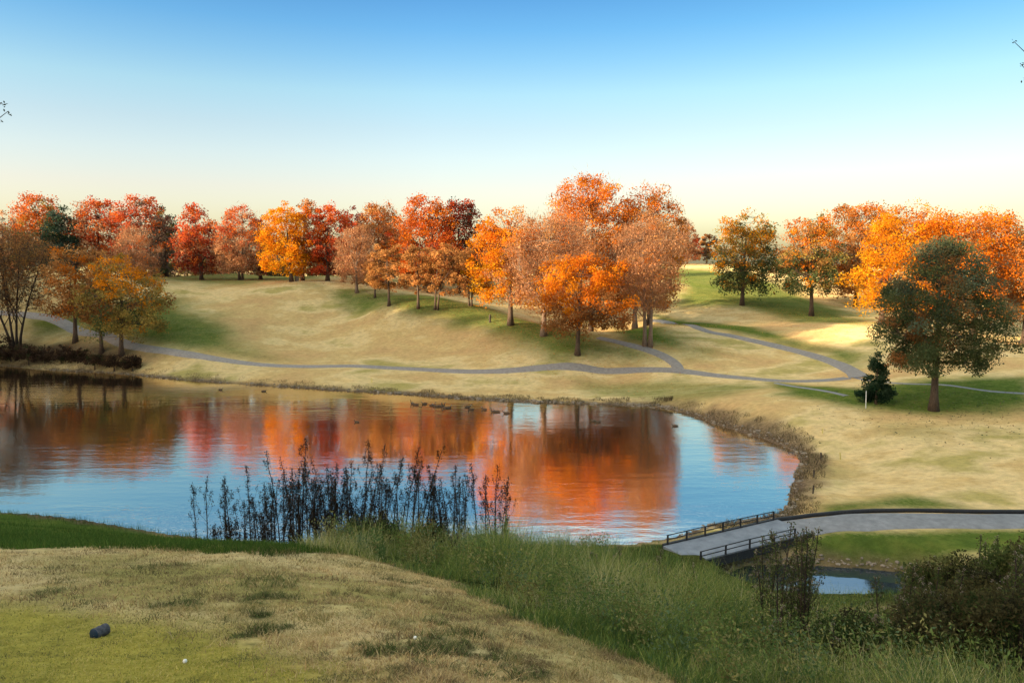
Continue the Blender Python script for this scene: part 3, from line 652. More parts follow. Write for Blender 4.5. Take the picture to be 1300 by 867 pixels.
    np_mesh('crown', np.concatenate(Vs), np.concatenate(Fs), M_leaf, root, np.concatenate(Cs), origin=base)
    return root
for k, (a, kw) in enumerate(T):
    build_tree(a, kw, np.random.default_rng(100+k))

# ------------------------------------------------------------------ unseen trees added left of and behind the viewer to shape the evening shade
SUN_AZ = R_(60); SUN_EL = R_(11.0)
u = np.array([-math.sin(SUN_AZ), -math.cos(SUN_AZ)]); wv = np.array([-math.cos(SUN_AZ), math.sin(SUN_AZ)])
r = np.random.default_rng(55)
def shade_tree_proto():
    Hh = 30.; nc = 190; ts = r.random(nc); az = r.random(nc)*6.28; rad = profile('oval', ts)*5.6*r.random(nc)**.4
    C = np.stack([rad*np.cos(az), rad*np.sin(az), 3+ts*27], 1); nl = 9000; idx = r.integers(0, nc, nl)
    P = C[idx]+unit(r.normal(0, 1, (nl, 3)))*r.random((nl, 1))**.5*1.7
    Dr = unit(r.normal(0, 1, (nl, 3))); Nn = unit(np.cross(Dr, r.normal(0, 1, (nl, 3)))); ln = r.uniform(.5, 1.0, nl)
    V, Fc = leaf_quads(P, Dr, Nn, ln, ln*.7); cc = np.array([BR, TB, OL, GR])[r.integers(0, 4, nc)][idx]*r.uniform(.7, 1.2, (nl, 1))
    mb = MB(); mb.tube([(0, 0, -1), (.1, 0, 6), (0, .2, 15), (0, 0, 25)], [.5, .36, .24, .06], 8)
    for k in range(60):
        zz = min(C[k, 2]-1, 23); zz = max(3, zz*.75); mb.tube([(0, 0, zz), C[k]*np.array([.5, .5, 0])+np.array([0, 0, (zz+C[k, 2])/2+.5]), C[k]], [.12, .07, .03], 4)
    root = empty('tall_tree', (0, 0, 0)); tr_ = mb.build('trunk', M_bark, root); cr = np_mesh('crown', V, Fc, M_leaf, root, np.repeat(cc, 4, 0))
    return root, tr_, cr
SHADE_TREE_LABEL = 'tall brown tree added left of the viewer, outside the picture, to cast shade'; WG = 'unseen tall trees added to shade the lawn'
def Kv(v):
    return np.interp(v, [-60, 40, 50, 58, 70, 85, 92, 104, 112, 122, 130, 150, 175], [28, 28, 25.5, 22, 20, 19.5, 15, 15, 18.5, 19.5, 20, 18, 17.5])  # shadow-line height by sideways position, chosen to place the shade
proto = None
for row in range(2):
    for v in np.arange(-42, 176, 6.6):
        Ld = 74+row*9+r.uniform(-2, 2); vv = v+row*3.3+r.uniform(-1, 1)
        q = vv*wv+Ld*u
        top = Kv(vv)+Ld*math.tan(SUN_EL)+r.normal(0, .9)-row*.6
        zb = h1(q[0], q[1])
        if proto is None: proto = shade_tree_proto(); rt, ptr, pcr = proto
        else:
            rt = proto[0].copy(); COL.objects.link(rt)
            for ch in (proto[1], proto[2]):
                c2 = ch.copy(); COL.objects.link(c2); c2.parent = rt
        k = max(.3, (top-zb)/30.); rt.location = (q[0], q[1], zb); rt.scale = (k*.55+.45, k*.55+.45, k); rt.rotation_euler = (0, 0, r.uniform(0, 6.28))
        tag(rt, SHADE_TREE_LABEL, 'tree', WG)

# ------------------------------------------------------------------ grass
def blades(name, P, hgt, wid, col, lean=.35, label=None, cat='grass', seg=2, rr=None, droop=.25):
    """ribbon blades: P (n,3) roots"""
    rr = rr or np.random.default_rng(9); nP = len(P)
    a = rr.random(nP)*6.283; side = np.stack([np.cos(a), np.sin(a), np.zeros(nP)], 1)
    b = rr.random(nP)*6.283; ld = np.stack([np.cos(b), np.sin(b), np.zeros(nP)], 1)*(lean*rr.uniform(.2, 1.6, nP))[:, None]
    hg = hgt[:, None]; wd = wid[:, None]
    rows = []
    for k in range(seg+1):
        t = k/seg; c = P+np.array([0, 0, 1.])*hg*(t-droop*t*t*np.linalg.norm(ld, axis=1)[:, None])+ld*hg*t**1.7
        w_ = wd*(1-t*.9)*.5
        rows.append(c-side*w_); rows.append(c+side*w_)
    V = np.stack(rows, 1); m = 2*(seg+1); V = V.reshape(-1, 3)
    base = np.arange(nP)[:, None]*m
    Fc = np.concatenate([np.stack([base[:, 0]+2*k, base[:, 0]+2*k+1, base[:, 0]+2*k+3, base[:, 0]+2*k+2], -1) for k in range(seg)])
    o = np_mesh(name, V, Fc, M_grass, None, np.repeat(col, m, 0)); tag(o, label, cat, kind='stuff'); return o
def scatter_polar(nn, rmin, rmax, amin, amax, rr, power=1.0):
    a = np.radians(rr.uniform(amin, amax, nn)); q = rr.random(nn); rad = rmin*(rmax/rmin)**(q**power)
    return rad*np.sin(a), rad*np.cos(a)
rr = np.random.default_rng(21)
# near lawn
x, y = scatter_polar(230000, 5.2, 19, -42, 24, rr)
d1 = poly_sd(x, y, BRUSH); dtee = poly_sd(x, y, TEE)+(fbm(x, y, .8, 21, 3)-.5)*.9+rr.normal(0, .35, len(x)); dp = poly_sd(x, y, POND)
lab = (d1 > -.1) & (dp > 1)
tf = vnoise(x, y, .35, 61)*.6+vnoise(x, y, .12, 62)*.4
lab &= tf > .25
x, y, dtee, tf = x[lab], y[lab], dtee[lab], tf[lab]
dk = np.zeros(len(x))
for px, py, rad, st in SPOTS:
    c_ = ground_many([(px, py)])[0]; d = np.hypot((x-c_[0])/1.3, (y-c_[1])/1.5)/rad*1.5+(fbm(x, y, .3, 13, 4)-.5)*2.6
    dk = np.maximum(dk, st*(1-sstep(.5, 1.2, d)))
z = height(x, y); it = dtee < 0; nn = len(x)
straw = np.array([(.50, .37, .18), (.60, .46, .24), (.40, .27, .12), (.42, .34, .14), (.26, .16, .08)])[rr.integers(0, 5, nn)]
teec_ = np.array([(.34, .29, .06), (.43, .37, .085), (.22, .225, .04), (.50, .40, .14)])[rr.integers(0, 4, nn)]
dkc = np.array([(.06, .09, .025), (.10, .13, .04), (.07, .06, .035)])[rr.integers(0, 3, nn)]
straw = straw*(.72+.6*fbm(x, y, .5, 64, 3))[:, None]; col = np.where(it[:, None], teec_, straw); mott = fbm(x, y, 1.1, 71, 3)
gm = (sstep(.50, .66, mott)*.7*rr.random(nn))[:, None]; col = col*(1-gm)+np.array([.15, .165, .045])*gm
m2 = (sstep(.54, .66, fbm(x, y, .55, 72, 4))*.75*(rr.random(nn) < .8)*~it)[:, None]; col = col*(1-m2)+np.array([.13, .085, .05])*m2
m3 = (sstep(.60, .68, fbm(x, y, .28, 73, 3))*.8*(rr.random(nn) < .7))[:, None]; col = col*(1-m3)+np.array([.09, .095, .04])*m3
kk = (rr.random(nn) < dk*.75)[:, None]; col = np.where(kk, dkc, col)*rr.uniform(.7, 1.25, (nn, 1))
tuft = sstep(.5, .75, vnoise(x, y, .22, 63)); hg = np.where(it, rr.uniform(.012, .032, nn), rr.uniform(.02, .065, nn)*(.5+.7*tf+1.1*tuft)); hg = hg*(1+.5*kk[:, 0])
blades('lawn_grass', np.stack([x, y, z-.004], 1), hg, rr.uniform(.005, .010, nn)*(1+.03*np.hypot(x, y)), col, 1.1, 'short dry straw-coloured grass of the near lawn')
# green bank, left
W = ground_many([(-140, 640), (0, 645), (100, 654), (200, 672), (330, 688), (420, 700), (330, 701), (200, 697), (0, 696), (-140, 697)])
x, y = scatter_polar(130000, 14, 66, -47, -10, rr); sdp = poly_sd(x, y, POND); m = ((poly_sd(x, y, W)+(fbm(x, y, 1.2, 81, 3)-.5)*1.2 < .3) | ((sdp < 2.4) & (x < -5) & (y < .62*np.abs(x)+30))) & (poly_sd(x, y, POND) > -.15); x, y = x[m], y[m]; z = height(x, y); nn = len(x)
col = np.array([(.05, .10, .018), (.07, .125, .025), (.10, .14, .03), (.04, .075, .02)])[rr.integers(0, 4, nn)]*(.7+.6*fbm(x, y, 1.5, 82, 3))[:, None]*rr.uniform(.75, 1.25, (nn, 1))
edge = 1-sstep(.3, 3, poly_sd(x, y, POND))
blades('bank_grass', np.stack([x, y, z-.01], 1), rr.uniform(.08, .22, nn)*(1+1.6*edge*vnoise(x, y, .8, 83)), rr.uniform(.012, .022, nn), col, .5, 'lush green grass along the left of the near bank')
# tall rough grass of the slope on the right
x, y = scatter_polar(210000, 6.5, 44, -22, 46, rr, .8); d1 = poly_sd(x, y, BRUSH)+(fbm(x, y, .9, 31, 3)-.5)*.8
cl = fbm(x, y, 1.3, 91, 4)
cdx = poly_sd(x, y, CREEK); m = ((d1 < .15) | ((cdx < 3.2) & (y < cyy)) | (np.hypot(x-8.3, y-35.3) < 2.6)) & (poly_sd(x, y, POND) > .1) & (cl+rr.normal(0, .07, len(x)) > .40) & (poly_sd(x, y, CREEK) > .2)
db_ = np.abs((np.stack([x, y], 1)-A[:2])@np.array([side[0], side[1]])); along = (np.stack([x, y], 1)-A[:2])@ax_[:2]
m &= ~((db_ < 1.5) & (along > -1) & (along < L+1))
x, y, cl, d1 = x[m], y[m], cl[m], d1[m]; z = height(x, y); nn = len(x)
pale = fbm(x, y, 3.2, 95, 3)
pal_ = np.array([(.085, .14, .032), (.14, .19, .045), (.22, .25, .065), (.33, .32, .11), (.46, .40, .20), (.06, .115, .052)])
sel = np.clip((pale*7-1.4+rr.normal(0, 1.1, nn)).astype(int), 0, 4); sel = np.where(rr.random(nn) < .15, 5, sel)
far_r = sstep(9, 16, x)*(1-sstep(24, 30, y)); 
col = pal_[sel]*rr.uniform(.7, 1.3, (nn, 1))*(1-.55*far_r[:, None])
edge = np.maximum(sstep(0, 2.2, -d1), .45*(d1 > .15))
hg = rr.uniform(.35, .95, nn)*(.35+.75*edge)*(.45+.9*sstep(.4, .65, cl)+.5*sstep(.35, .7, fbm(x, y, 2.4, 97, 2)))
dist = np.hypot(x, y)
vis = (x/y)*F+CX  # keep the blades low in front of the footbridge
hg = np.where((y > 24) & (x > 5), hg*.55, hg); hg = hg*(.62+.38*sstep(11, 17, dist))
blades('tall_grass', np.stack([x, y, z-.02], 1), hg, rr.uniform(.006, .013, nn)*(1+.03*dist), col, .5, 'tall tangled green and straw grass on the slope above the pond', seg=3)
# broad-leaved weeds tangled into it
nw = 900; wx, wy = scatter_polar(nw*3, 8, 38, -18, 44, rr, .8); m = (poly_sd(wx, wy, BRUSH) < -.3) & (poly_sd(wx, wy, POND) > .3) & (poly_sd(wx, wy, CREEK) > .6) & ~((wy > 25) & (wx > 5)); wx, wy = wx[m][:nw], wy[m][:nw]; nw = len(wx)
per = 110; ci_ = np.repeat(np.arange(nw), per); n_ = len(ci_); hw = rr.uniform(.35, 1.15, nw)*(1+.35*sstep(2, 7, wx)*(1-sstep(20, 25, wy))); tt = rr.random(n_)**.7
P = np.column_stack([wx[ci_], wy[ci_], height(wx, wy)[ci_]]); P[:, 2] += tt*hw[ci_]; P[:, :2] += rr.normal(0, 1, (n_, 2))*(.07+.16*tt[:, None])*hw[ci_][:, None]
Dr = unit(rr.normal(0, 1, (n_, 3))+np.array([0, 0, .5])); Nn = unit(np.cross(Dr, rr.normal(0, 1, (n_, 3)))); ln = rr.uniform(.03, .09, n_)*(.6+.025*np.hypot(P[:, 0], P[:, 1])); V, Fc = leaf_quads(P, Dr, Nn, ln, ln*rr.uniform(.25, .6, n_))
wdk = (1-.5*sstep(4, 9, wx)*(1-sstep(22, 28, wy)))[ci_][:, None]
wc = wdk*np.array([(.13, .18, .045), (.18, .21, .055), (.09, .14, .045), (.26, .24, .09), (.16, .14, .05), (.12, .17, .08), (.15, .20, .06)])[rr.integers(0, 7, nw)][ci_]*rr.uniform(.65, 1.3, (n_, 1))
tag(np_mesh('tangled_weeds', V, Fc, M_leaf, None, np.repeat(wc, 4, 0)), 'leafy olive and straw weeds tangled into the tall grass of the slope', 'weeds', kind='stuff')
# rough edge grass on the far banks
def along_shore(px, n_, wmin, wmax):
    W = smooth_poly([onz(a, b, 0)[:2] for a, b in px], False, 12); s_ = rr.random(n_)*(len(W)-1); i0 = s_.astype(int); f_ = (s_-i0)[:, None]
    C = W[i0]*(1-f_)+W[np.minimum(i0+1, len(W)-1)]*f_; t_ = unit(W[np.minimum(i0+1, len(W)-1)]-W[i0]); nn_ = np.stack([-t_[:, 1], t_[:, 0]], 1)
    return C+nn_*rr.uniform(wmin, wmax, (n_, 1))
C = np.concatenate([along_shore(SHORE_PX[2:13], 30000, -.3, 2.2), along_shore(SHORE_PX[12:24], 14000, .0, 1.9)*1.0])
x, y = C[:, 0], C[:, 1]; z = height(x, y); m = (z > .02) & (fbm(x, y, 1.5, 101, 3)-.12*np.clip(poly_sd(x, y, POND)-1, 0, 3) > .40); NP_ = smooth_poly(ground_many(near_px), False, 8); m &= np.min(np.hypot(x[:, None]-NP_[None, :, 0], y[:, None]-NP_[None, :, 1]), 1) > 1.9
bd_ = np.abs((np.stack([x, y], 1)-A[:2])@np.array([side[0], side[1]])); m &= ~((bd_ < 1.6) & (y < 42)); m &= rr.random(len(x)) < .7
x, y, z = x[m], y[m], z[m]; nn = len(x)
col = np.array([(.20, .14, .07), (.12, .085, .05), (.26, .19, .10), (.09, .085, .035), (.06, .045, .03)])[rr.integers(0, 5, nn)]*rr.uniform(.7, 1.2, (nn, 1))
blades('bank_weeds', np.stack([x, y, z-.02], 1), rr.uniform(.08, .34, nn)*(.5+vnoise(x, y, .9, 103)), rr.uniform(.02, .04, nn), col, .5, 'brown rough weeds fringing the far and right shores', cat='weeds')

# ------------------------------------------------------------------ shore stones
def stones(name, C, size, label):
    bm = bmesh.new(); bmesh.ops.create_icosphere(bm, subdivisions=1, radius=1); sv = np.array([v.co[:] for v in bm.verts]); sf = np.array([[v.index for v in f.verts] for f in bm.faces]); bm.free()
    n_ = len(C); sc = size[:, None, None]*np.stack([rr.uniform(.7, 1.4, n_), rr.uniform(.7, 1.3, n_), rr.uniform(.4, .8, n_)], 1)[:, None]
    V = sv[None]*(1+rr.normal(0, .14, (n_, len(sv), 1)))*sc; a = rr.random(n_)*6.28; ca, sa = np.cos(a)[:, None], np.sin(a)[:, None]
    V = np.stack([V[..., 0]*ca-V[..., 1]*sa, V[..., 0]*sa+V[..., 1]*ca, V[..., 2]], -1)+C[:, None]
    Fc = (sf[None]+np.arange(n_)[:, None, None]*len(sv)).reshape(-1, 3)
    o = np_mesh(name, V.reshape(-1, 3), Fc, M_stone, nside=3); tag(o, label, 'stones', kind='stuff')
C = np.concatenate([along_shore(SHORE_PX[8:13], 700, -.25, .7), along_shore(SHORE_PX[4:9], 350, -.25, .6), along_shore(SHORE_PX[12:23], 420, -.2, .6), along_shore(SHORE_PX[20:25], 120, -.3, .6)])
C = np.column_stack([C, np.maximum(height(C[:, 0], C[:, 1]), -.06)]); stones('shore_stones', C, np.clip(rr.gamma(3, .028, len(C)), .03, .26), 'pale stones and clods lining the water edge')
mid = CREEK[(CREEK[:, 1] > np.median(CREEK[:, 1]))]
Cs = np.repeat(mid, 14, 0)+rr.normal(0, .13, (len(mid)*14, 2))*np.array([3, 1])+np.array([0, .12]); Cs = np.column_stack([Cs, height(Cs[:, 0], Cs[:, 1])+.02]); stones('pool_stones', Cs, np.clip(rr.gamma(3, .02, len(Cs)), .03, .12), 'pale stones edging the small pool')

# ------------------------------------------------------------------ fallen leaves under the trees
pts = []
for a, k in T:
    if a[0] in ('juniper_bush', 'low_shrub'): continue
    p = at(a[2], a[3], a[4]); w = (a[6]-a[5])*a[4]/F; n_ = int(w*75)
    q = p[:2]+rr.normal(0, 1, (n_, 2))*w*np.array([.5, .42])+np.array([w*.1, 0]); c_ = np.array([e[0] for e in a[10]])[rr.integers(0, len(a[10]), n_)]
    pts.append(np.column_stack([q, c_]))
pts = np.concatenate(pts); pts = pts[poly_sd(pts[:, 0], pts[:, 1], POND) > .5]; nn = len(pts)
P = np.column_stack([pts[:, :2], height(pts[:, 0], pts[:, 1])+.045]); a = rr.random(nn)*6.28; Dr = unit(np.column_stack([np.cos(a), np.sin(a), rr.normal(0, .2, nn)])); Nn = unit(np.column_stack([rr.normal(0, .25, (nn, 2)), np.ones(nn)])); Nn = unit(Nn-Dr*(Nn*Dr).sum(1, keepdims=True))
ln = rr.uniform(.10, .2, nn); V, Fc = leaf_quads(P, Dr, Nn, ln, ln*.7)
tag(np_mesh('fallen_leaves', V, Fc, M_leaf, None, np.repeat(np.clip(pts[:, 2:]*.7+.03, 0, 1), 4, 0)), 'fallen autumn leaves scattered on the grass under the trees', 'leaves', kind='stuff')

# ------------------------------------------------------------------ dark leafy stalks in front of the water
def stalk(base, hgt, r, seedhead=False, lean=0.0, leafy=1.0, cols=None):
    """one upright weed: stem with side twigs and small leaves; returns (stem MB, leaf V,F,C)"""
    mb = MB(); t = np.linspace(0, 1, 8)
    cur = r.normal(0, .06)*hgt+lean*hgt; cy = r.normal(0, .05)*hgt
    line = np.stack([cur*t**1.6, cy*t**1.6, hgt*t], 1)+np.concatenate([r.normal(0, .006, (8, 2))*hgt*t[:, None], np.zeros((8, 1))], 1)
    mb.tube(line, .017*(hgt/2.2)**.5*(1-.75*t)+.004, 5)
    tips = [line[-1]]
    for k in range(int(3+hgt*2.2)):
        f = r.uniform(.25, .93); st = np.array([np.interp(f, t, line[:, i]) for i in range(3)]); an = r.random()*6.28; ll = hgt*(1-f)*r.uniform(.25, .5)+.08
        e = st+np.array([math.cos(an)*ll*.42, math.sin(an)*ll*.42, ll]); mb.tube([st, (st+e)/2+np.array([math.cos(an), math.sin(an), -.3])*ll*.12, e], [.006, .005, .003], 4); tips.append(e)
        line = line
    segs = [line]; n_ = int(75*hgt*leafy); f = .06+.94*r.random(n_)**(1.35 if not seedhead else 1)
    P = np.stack([np.interp(f, t, line[:, i]) for i in range(3)], 1)+r.normal(0, .06, (n_, 3))
    if len(tips) > 1:
        ti = r.integers(0, len(tips), n_//2); P[:n_//2] = np.array(tips)[ti]-np.array([0, 0, 1])*r.uniform(0, .3, (n_//2, 1))+r.normal(0, .035, (n_//2, 3))
    Dr = unit(r.normal(0, 1, (n_, 3))+np.array([0, 0, .2])); Nn = unit(np.cross(Dr, r.normal(0, 1, (n_, 3)))); ln = r.uniform(.035, .085, n_)
    V, Fc = leaf_quads(P, Dr, Nn, ln, ln*.42)
    cols = cols if cols is not None else np.array([(.014, .009, .006), (.024, .015, .010), (.020, .019, .009), (.045, .026, .014)])
    C = cols[r.integers(0, len(cols), n_)]*r.uniform(.7, 1.2, (n_, 1))
    if seedhead:
        hn = 150; tp = np.array(tips); ti = r.integers(0, len(tp), hn); arc = r.random(hn); dr = np.array([math.cos(r.random()*6.28), math.sin(r.random()*6.28), 0])
        dv = unit(tp-line[3])[ti]*np.array([1, 1, .25])
        Ph = tp[ti]+dv*(arc[:, None]*.16)-np.array([0, 0, 1])*(arc[:, None]**2*.10)+r.normal(0, .016, (hn, 3))
        Dr = unit(r.normal(0, 1, (hn, 3))); Nn = unit(np.cross(Dr, r.normal(0, 1, (hn, 3)))); ln = r.uniform(.018, .04, hn); V2, F2 = leaf_quads(Ph, Dr, Nn, ln, ln*.6)
        C2 = np.array([(.27, .22, .15), (.18, .14, .10), (.34, .29, .21)])[r.integers(0, 3, hn)]
        V = np.concatenate([V, V2]); Fc = np.concatenate([Fc, F2+4*n_]); C = np.concatenate([C, C2])
    return mb, V, Fc, np.repeat(C, 4, 0)
def plant(name, base, hgt, seed, label, cat, group=None, **kw):
    r = np.random.default_rng(seed); mb, V, Fc, C = stalk(base, hgt, r, **kw)
    root = empty(name, base); tag(root, label, cat, group); mb.build('stem', M_bark_dark, root); np_mesh('foliage', V, Fc, M_leaf, root, C)
    return root
rs = np.random.default_rng(77)
# pixel x, pixel top of every stalk read off the photo
ST = [(250, 612), (264, 600), (286, 622), (293, 606), (306, 640), (319, 588), (326, 628), (337, 612), (348, 606), (356, 572), (361, 600), (371, 618), (380, 590), (384, 556), (391, 588), (400, 604), (408, 612), (416, 606), (424, 598), (433, 610), (443, 604), (450, 592),
      (462, 560), (471, 566), (480, 590), (489, 604), (497, 578), (505, 596), (513, 566), (522, 584), (531, 564), (541, 600), (551, 612), (563, 606), (575, 590), (584, 600), (593, 606), (606, 586), (616, 602), (628, 588), (634, 612)]
ST += [(rs.normal(425, 62), rs.uniform(578, 648)) for k_ in range(46)] + [(rs.uniform(540, 640), rs.uniform(600, 650)) for k_ in range(10)]
for k, (px, pt) in enumerate(ST):
    Dd = rs.uniform(24, 31); yb = 699 if px < 520 else 700
    p = at(px, yb, Dd); g = h1(p[0], p[1]); tp = at(px, pt, Dd)[2]
    plant('weed_stalk', (p[0], p[1], g-.05), max(.7, tp-g), 300+k, 'dark leafy weed stalk standing against the bright water on the near bank', 'weed', 'dark weed stalks along the near bank', lean=rs.normal(0, .05)+(.08 if px > 450 and px < 545 else 0), leafy=rs.uniform(1.7, 2.8))
for k in range(95):   # shorter undergrowth between the stalks
    px = rs.uniform(270, 645); Dd = rs.uniform(22, 31); p = at(px, 699, Dd); g = h1(p[0], p[1])
    plant('weed_stalk', (p[0], p[1], g-.05), rs.uniform(.6, 2.1)*Dd/26*(1 if px > 325 else .7), 400+k, 'low dark weed in the thicket at the foot of the tall stalks', 'weed', 'low dark weeds under the stalks', leafy=2.4)

# tall seeding weeds at the lower right
GC = np.array([(.06, .085, .028), (.09, .115, .036), (.13, .14, .05), (.07, .06, .03)])
WEEDS = []
def weed_patch(cx_px, base_py, Dd, spread_px, tops, seed, n_, label, group):
    r = np.random.default_rng(seed)
    for k in range(n_):
        px = cx_px+r.normal(0, spread_px); D2 = Dd*r.uniform(.93, 1.07); p = at(px, base_py, D2); g = h1(p[0], p[1])
        tz = at(px, r.uniform(*tops), D2)[2]; hh = np.clip(tz-g, .5, 3.4)
        plant('seeding_weed', (p[0], p[1], g-.05), hh, seed*50+k, label, 'weed', group, seedhead=True, leafy=1.7, cols=GC)
weed_patch(1003, 836, 15.5, 19, (662, 735), 11, 20, 'tall seeding weed in the dense clump left of the small pool', 'seeding weeds left of the pool')
weed_patch(1160, 852, 15, 22, (700, 770), 12, 22, 'tall seeding weed in the clump right of the small pool', 'seeding weeds right of the pool')
weed_patch(1265, 862, 15, 34, (675, 750), 13, 34, 'tall seeding weed among the dark brush in the lower right corner', 'seeding weeds in the right corner')
weed_patch(1290, 860, 12, 12, (640, 720), 16, 5, 'very tall weed at the right edge of the picture', 'very tall weeds at the right edge')
weed_patch(1085, 855, 15, 30, (775, 815), 14, 12, 'low seeding weed in front of the small pool', 'low weeds in front of the pool')
weed_patch(735, 745, 22, 70, (690, 715), 15, 14, 'seeding weed sticking out of the tall grass by the water', 'seeding weeds in the tall grass')
# dark bushes, lower right
def bush(px, py, Dd, wpx, toppx, seed, label, cols, n_=9000):
    r = np.random.default_rng(seed); p = at(px, py, Dd); g = h1(p[0], p[1]); hh = max(.8, at(px, toppx, Dd)[2]-g); w = wpx*Dd/F
    root = empty('bush', (p[0], p[1], g)); tag(root, label, 'bush'); mb = MB(); nc = 60
    ts = r.random(nc); az = r.random(nc)*6.28; rad = (w/2)*np.sqrt(np.clip(1-(ts*.95)**2.2, .02, 1))*r.random(nc)**.45
    C = np.stack([rad*np.cos(az), rad*np.sin(az)*.8, .1+hh*ts*.95], 1)
    for k in range(nc): mb.tube([(C[k, 0]*.12, C[k, 1]*.12, -.1), C[k]*np.array([.55, .55, .5]), C[k]], [.018, .012, .004], 4)
    idx = r.integers(0, nc, n_); P = C[idx]+unit(r.normal(0, 1, (n_, 3)))*r.random((n_, 1))**.5*.3*(w/2.5)**.5
    P[:, 2] = np.maximum(P[:, 2], .02)
    Dr = unit(r.normal(0, 1, (n_, 3))); Nn = unit(np.cross(Dr, r.normal(0, 1, (n_, 3)))); ln = r.uniform(.04, .1, n_); V, Fc = leaf_quads(P, Dr, Nn, ln, ln*.5)
    cc = np.array(cols)[r.integers(0, len(cols), nc)][idx]*r.uniform(.6, 1.3, (n_, 1))
    mb.build('branches', M_bark_dark, root); np_mesh('foliage', V, Fc, M_leaf, root, np.repeat(cc, 4, 0))
DKB = [(.055, .08, .024), (.08, .105, .032), (.095, .085, .033), (.05, .05, .024), (.13, .135, .045)]
bush(1215, 885, 15.5, 210, 718, 1, 'dark brown-green bush in the lower right corner', DKB, 24000)
bush(1305, 885, 13.5, 190, 690, 2, 'dark bush cut off by the right edge of the picture', DKB, 24000)
bush(1110, 885, 13, 100, 800, 3, 'low green bush at the bottom edge left of the dark corner bush', [(.04, .07, .02), (.05, .08, .025), (.05, .05, .02)], 9000)
DKC = [(.045, .065, .022), (.065, .085, .028), (.08, .07, .03), (.05, .045, .024)]
bush(1290, 940, 10.5, 210, 760, 6, 'low dark bush in the very corner at the lower right of the picture', DKC, 14000)
bush(1190, 930, 11.0, 190, 768, 7, 'low dark tangle of brush in front of the lower right corner bush', DKC, 12000)
bush(1060, 905, 12, 130, 792, 8, 'low green-brown brush at the bottom edge below the weed clump by the pool', DKC, 9000)
weed_patch(1120, 905, 12, 55, (765, 830), 17, 16, 'dark seeding weed low in front of the corner bushes', 'seeding weeds in front of the corner bushes')
bush(545, 712, 24, 70, 672, 4, 'small bush with a few orange leaves in the tall grass below the weed stalks', [(.05, .08, .02), (.07, .10, .025), (.30, .15, .02)], 6000)
bush(470, 708, 23, 110, 668, 5, 'low dark green bush at the foot of the weed stalks', [(.035, .06, .018), (.05, .07, .02), (.04, .035, .02)], 8000)

# ------------------------------------------------------------------ small things
# log tee marker
c_ = ground_many([(128, 810)])[0]; g = h1(*c_); Dd = c_[1]; rad = 7.6*Dd/F; ln_ = rad*2.5
dirv = unit(np.array([.42, .90, 0.0])); dirv[2] = -.02; dirv = unit(dirv)
lc = np.array([c_[0], c_[1], g+rad*.93]); a0 = lc-dirv*ln_*.5; a1 = lc+dirv*ln_*.5
log = empty('log_marker', lc); tag(log, 'short dark log with a painted end lying on the near lawn', 'log')
t = np.linspace(0, 1, 9)[:, None]; mb = MB(); mb.tube(a0+(a1-a0)*t, rad*(1+.05*np.sin(np.arange(9)*2.1)), 20); mb.build('bark', M_log_side, log, lc)
mb = MB(); mb.tube([a0-dirv*.012, a0-dirv*.004, a0+dirv*.02], [rad*.90, rad*1.0, rad*1.03], 20); mb.build('painted_end', M_log_end, log, lc)
for px, py, lb in ((235, 842, 'white golf ball on the near lawn towards the bottom edge, left of centre'), (527, 813, 'white golf ball in the dark worn patch of the near lawn')):
    c_ = ground_many([(px, py)])[0]; g = h1(*c_); bm = bmesh.new(); bmesh.ops.create_icosphere(bm, subdivisions=3, radius=.0213)
    for v in bm.verts:
        v.co *= 1-.03*(math.sin(v.co.x*900)*math.sin(v.co.y*900)*math.sin(v.co.z*900) > .15)
    me = bpy.data.meshes.new('golf_ball'); bm.to_mesh(me); bm.free(); me.materials.append(M_white); o = link(bpy.data.objects.new('golf_ball', me)); o.location = (c_[0], c_[1], g+.022); tag(o, lb, 'golf ball')
def stake(px, py, h_px, wpx, mat, label, name='stake', cat='stake'):
    c_ = ground_many([(px, py)])[0]; g = h1(*c_); s = c_[1]/F; hh = h_px*s; w = max(.022, wpx*s/2)
    mb = MB(); mb.tube([(0, 0, -.2), (0.0, 0, hh*.9), (.0, 0, hh*.97), (0.01, 0, hh)], [w, w, w*.8, w*.4], 8)
    o = mb.build(name, mat, None, (0, 0, 0), smooth=False); o.location = (c_[0], c_[1], g); o.rotation_euler = (random.gauss(0, .03), random.gauss(0, .05), 0); tag(o, label, cat)
stake(1044, 551, 7, 1.6, M_yellow, 'short yellow stake at the top of the right bank, the farther of two')
stake(1067, 584, 10, 1.8, M_yellow, 'yellow stake on the tan lawn above the right bank, the nearer of two')
stake(1042, 584, 10, 2.2, M_wood, 'dark wooden stake farthest up the right bank', 'bank_post')
stake(1033, 606, 10, 2.2, M_wood, 'dark wooden stake in the middle of three on the right bank', 'bank_post')
stake(1032, 627, 11, 2.2, M_wood, 'dark wooden stake nearest the footbridge on the right bank', 'bank_post')
stake(1099, 519, 23, 1.1, M_white, 'thin white stake in front of the juniper bush')
stake(129, 448, 13, 3, M_white, 'pale post at the foot of the slender tree on the left bank', 'post', 'post')
stake(622, 410, 10, 2.6, M_wood, 'small dark post on the grass left of the yellow orange tree', 'post', 'post')
stake(377, 357, 6, 5, M_stone, 'small grey post beneath the golden tree', 'post', 'post')
stake(472, 487, 6, 1.6, M_yellow, 'tiny yellow stake on the far shore above the water', 'stake')

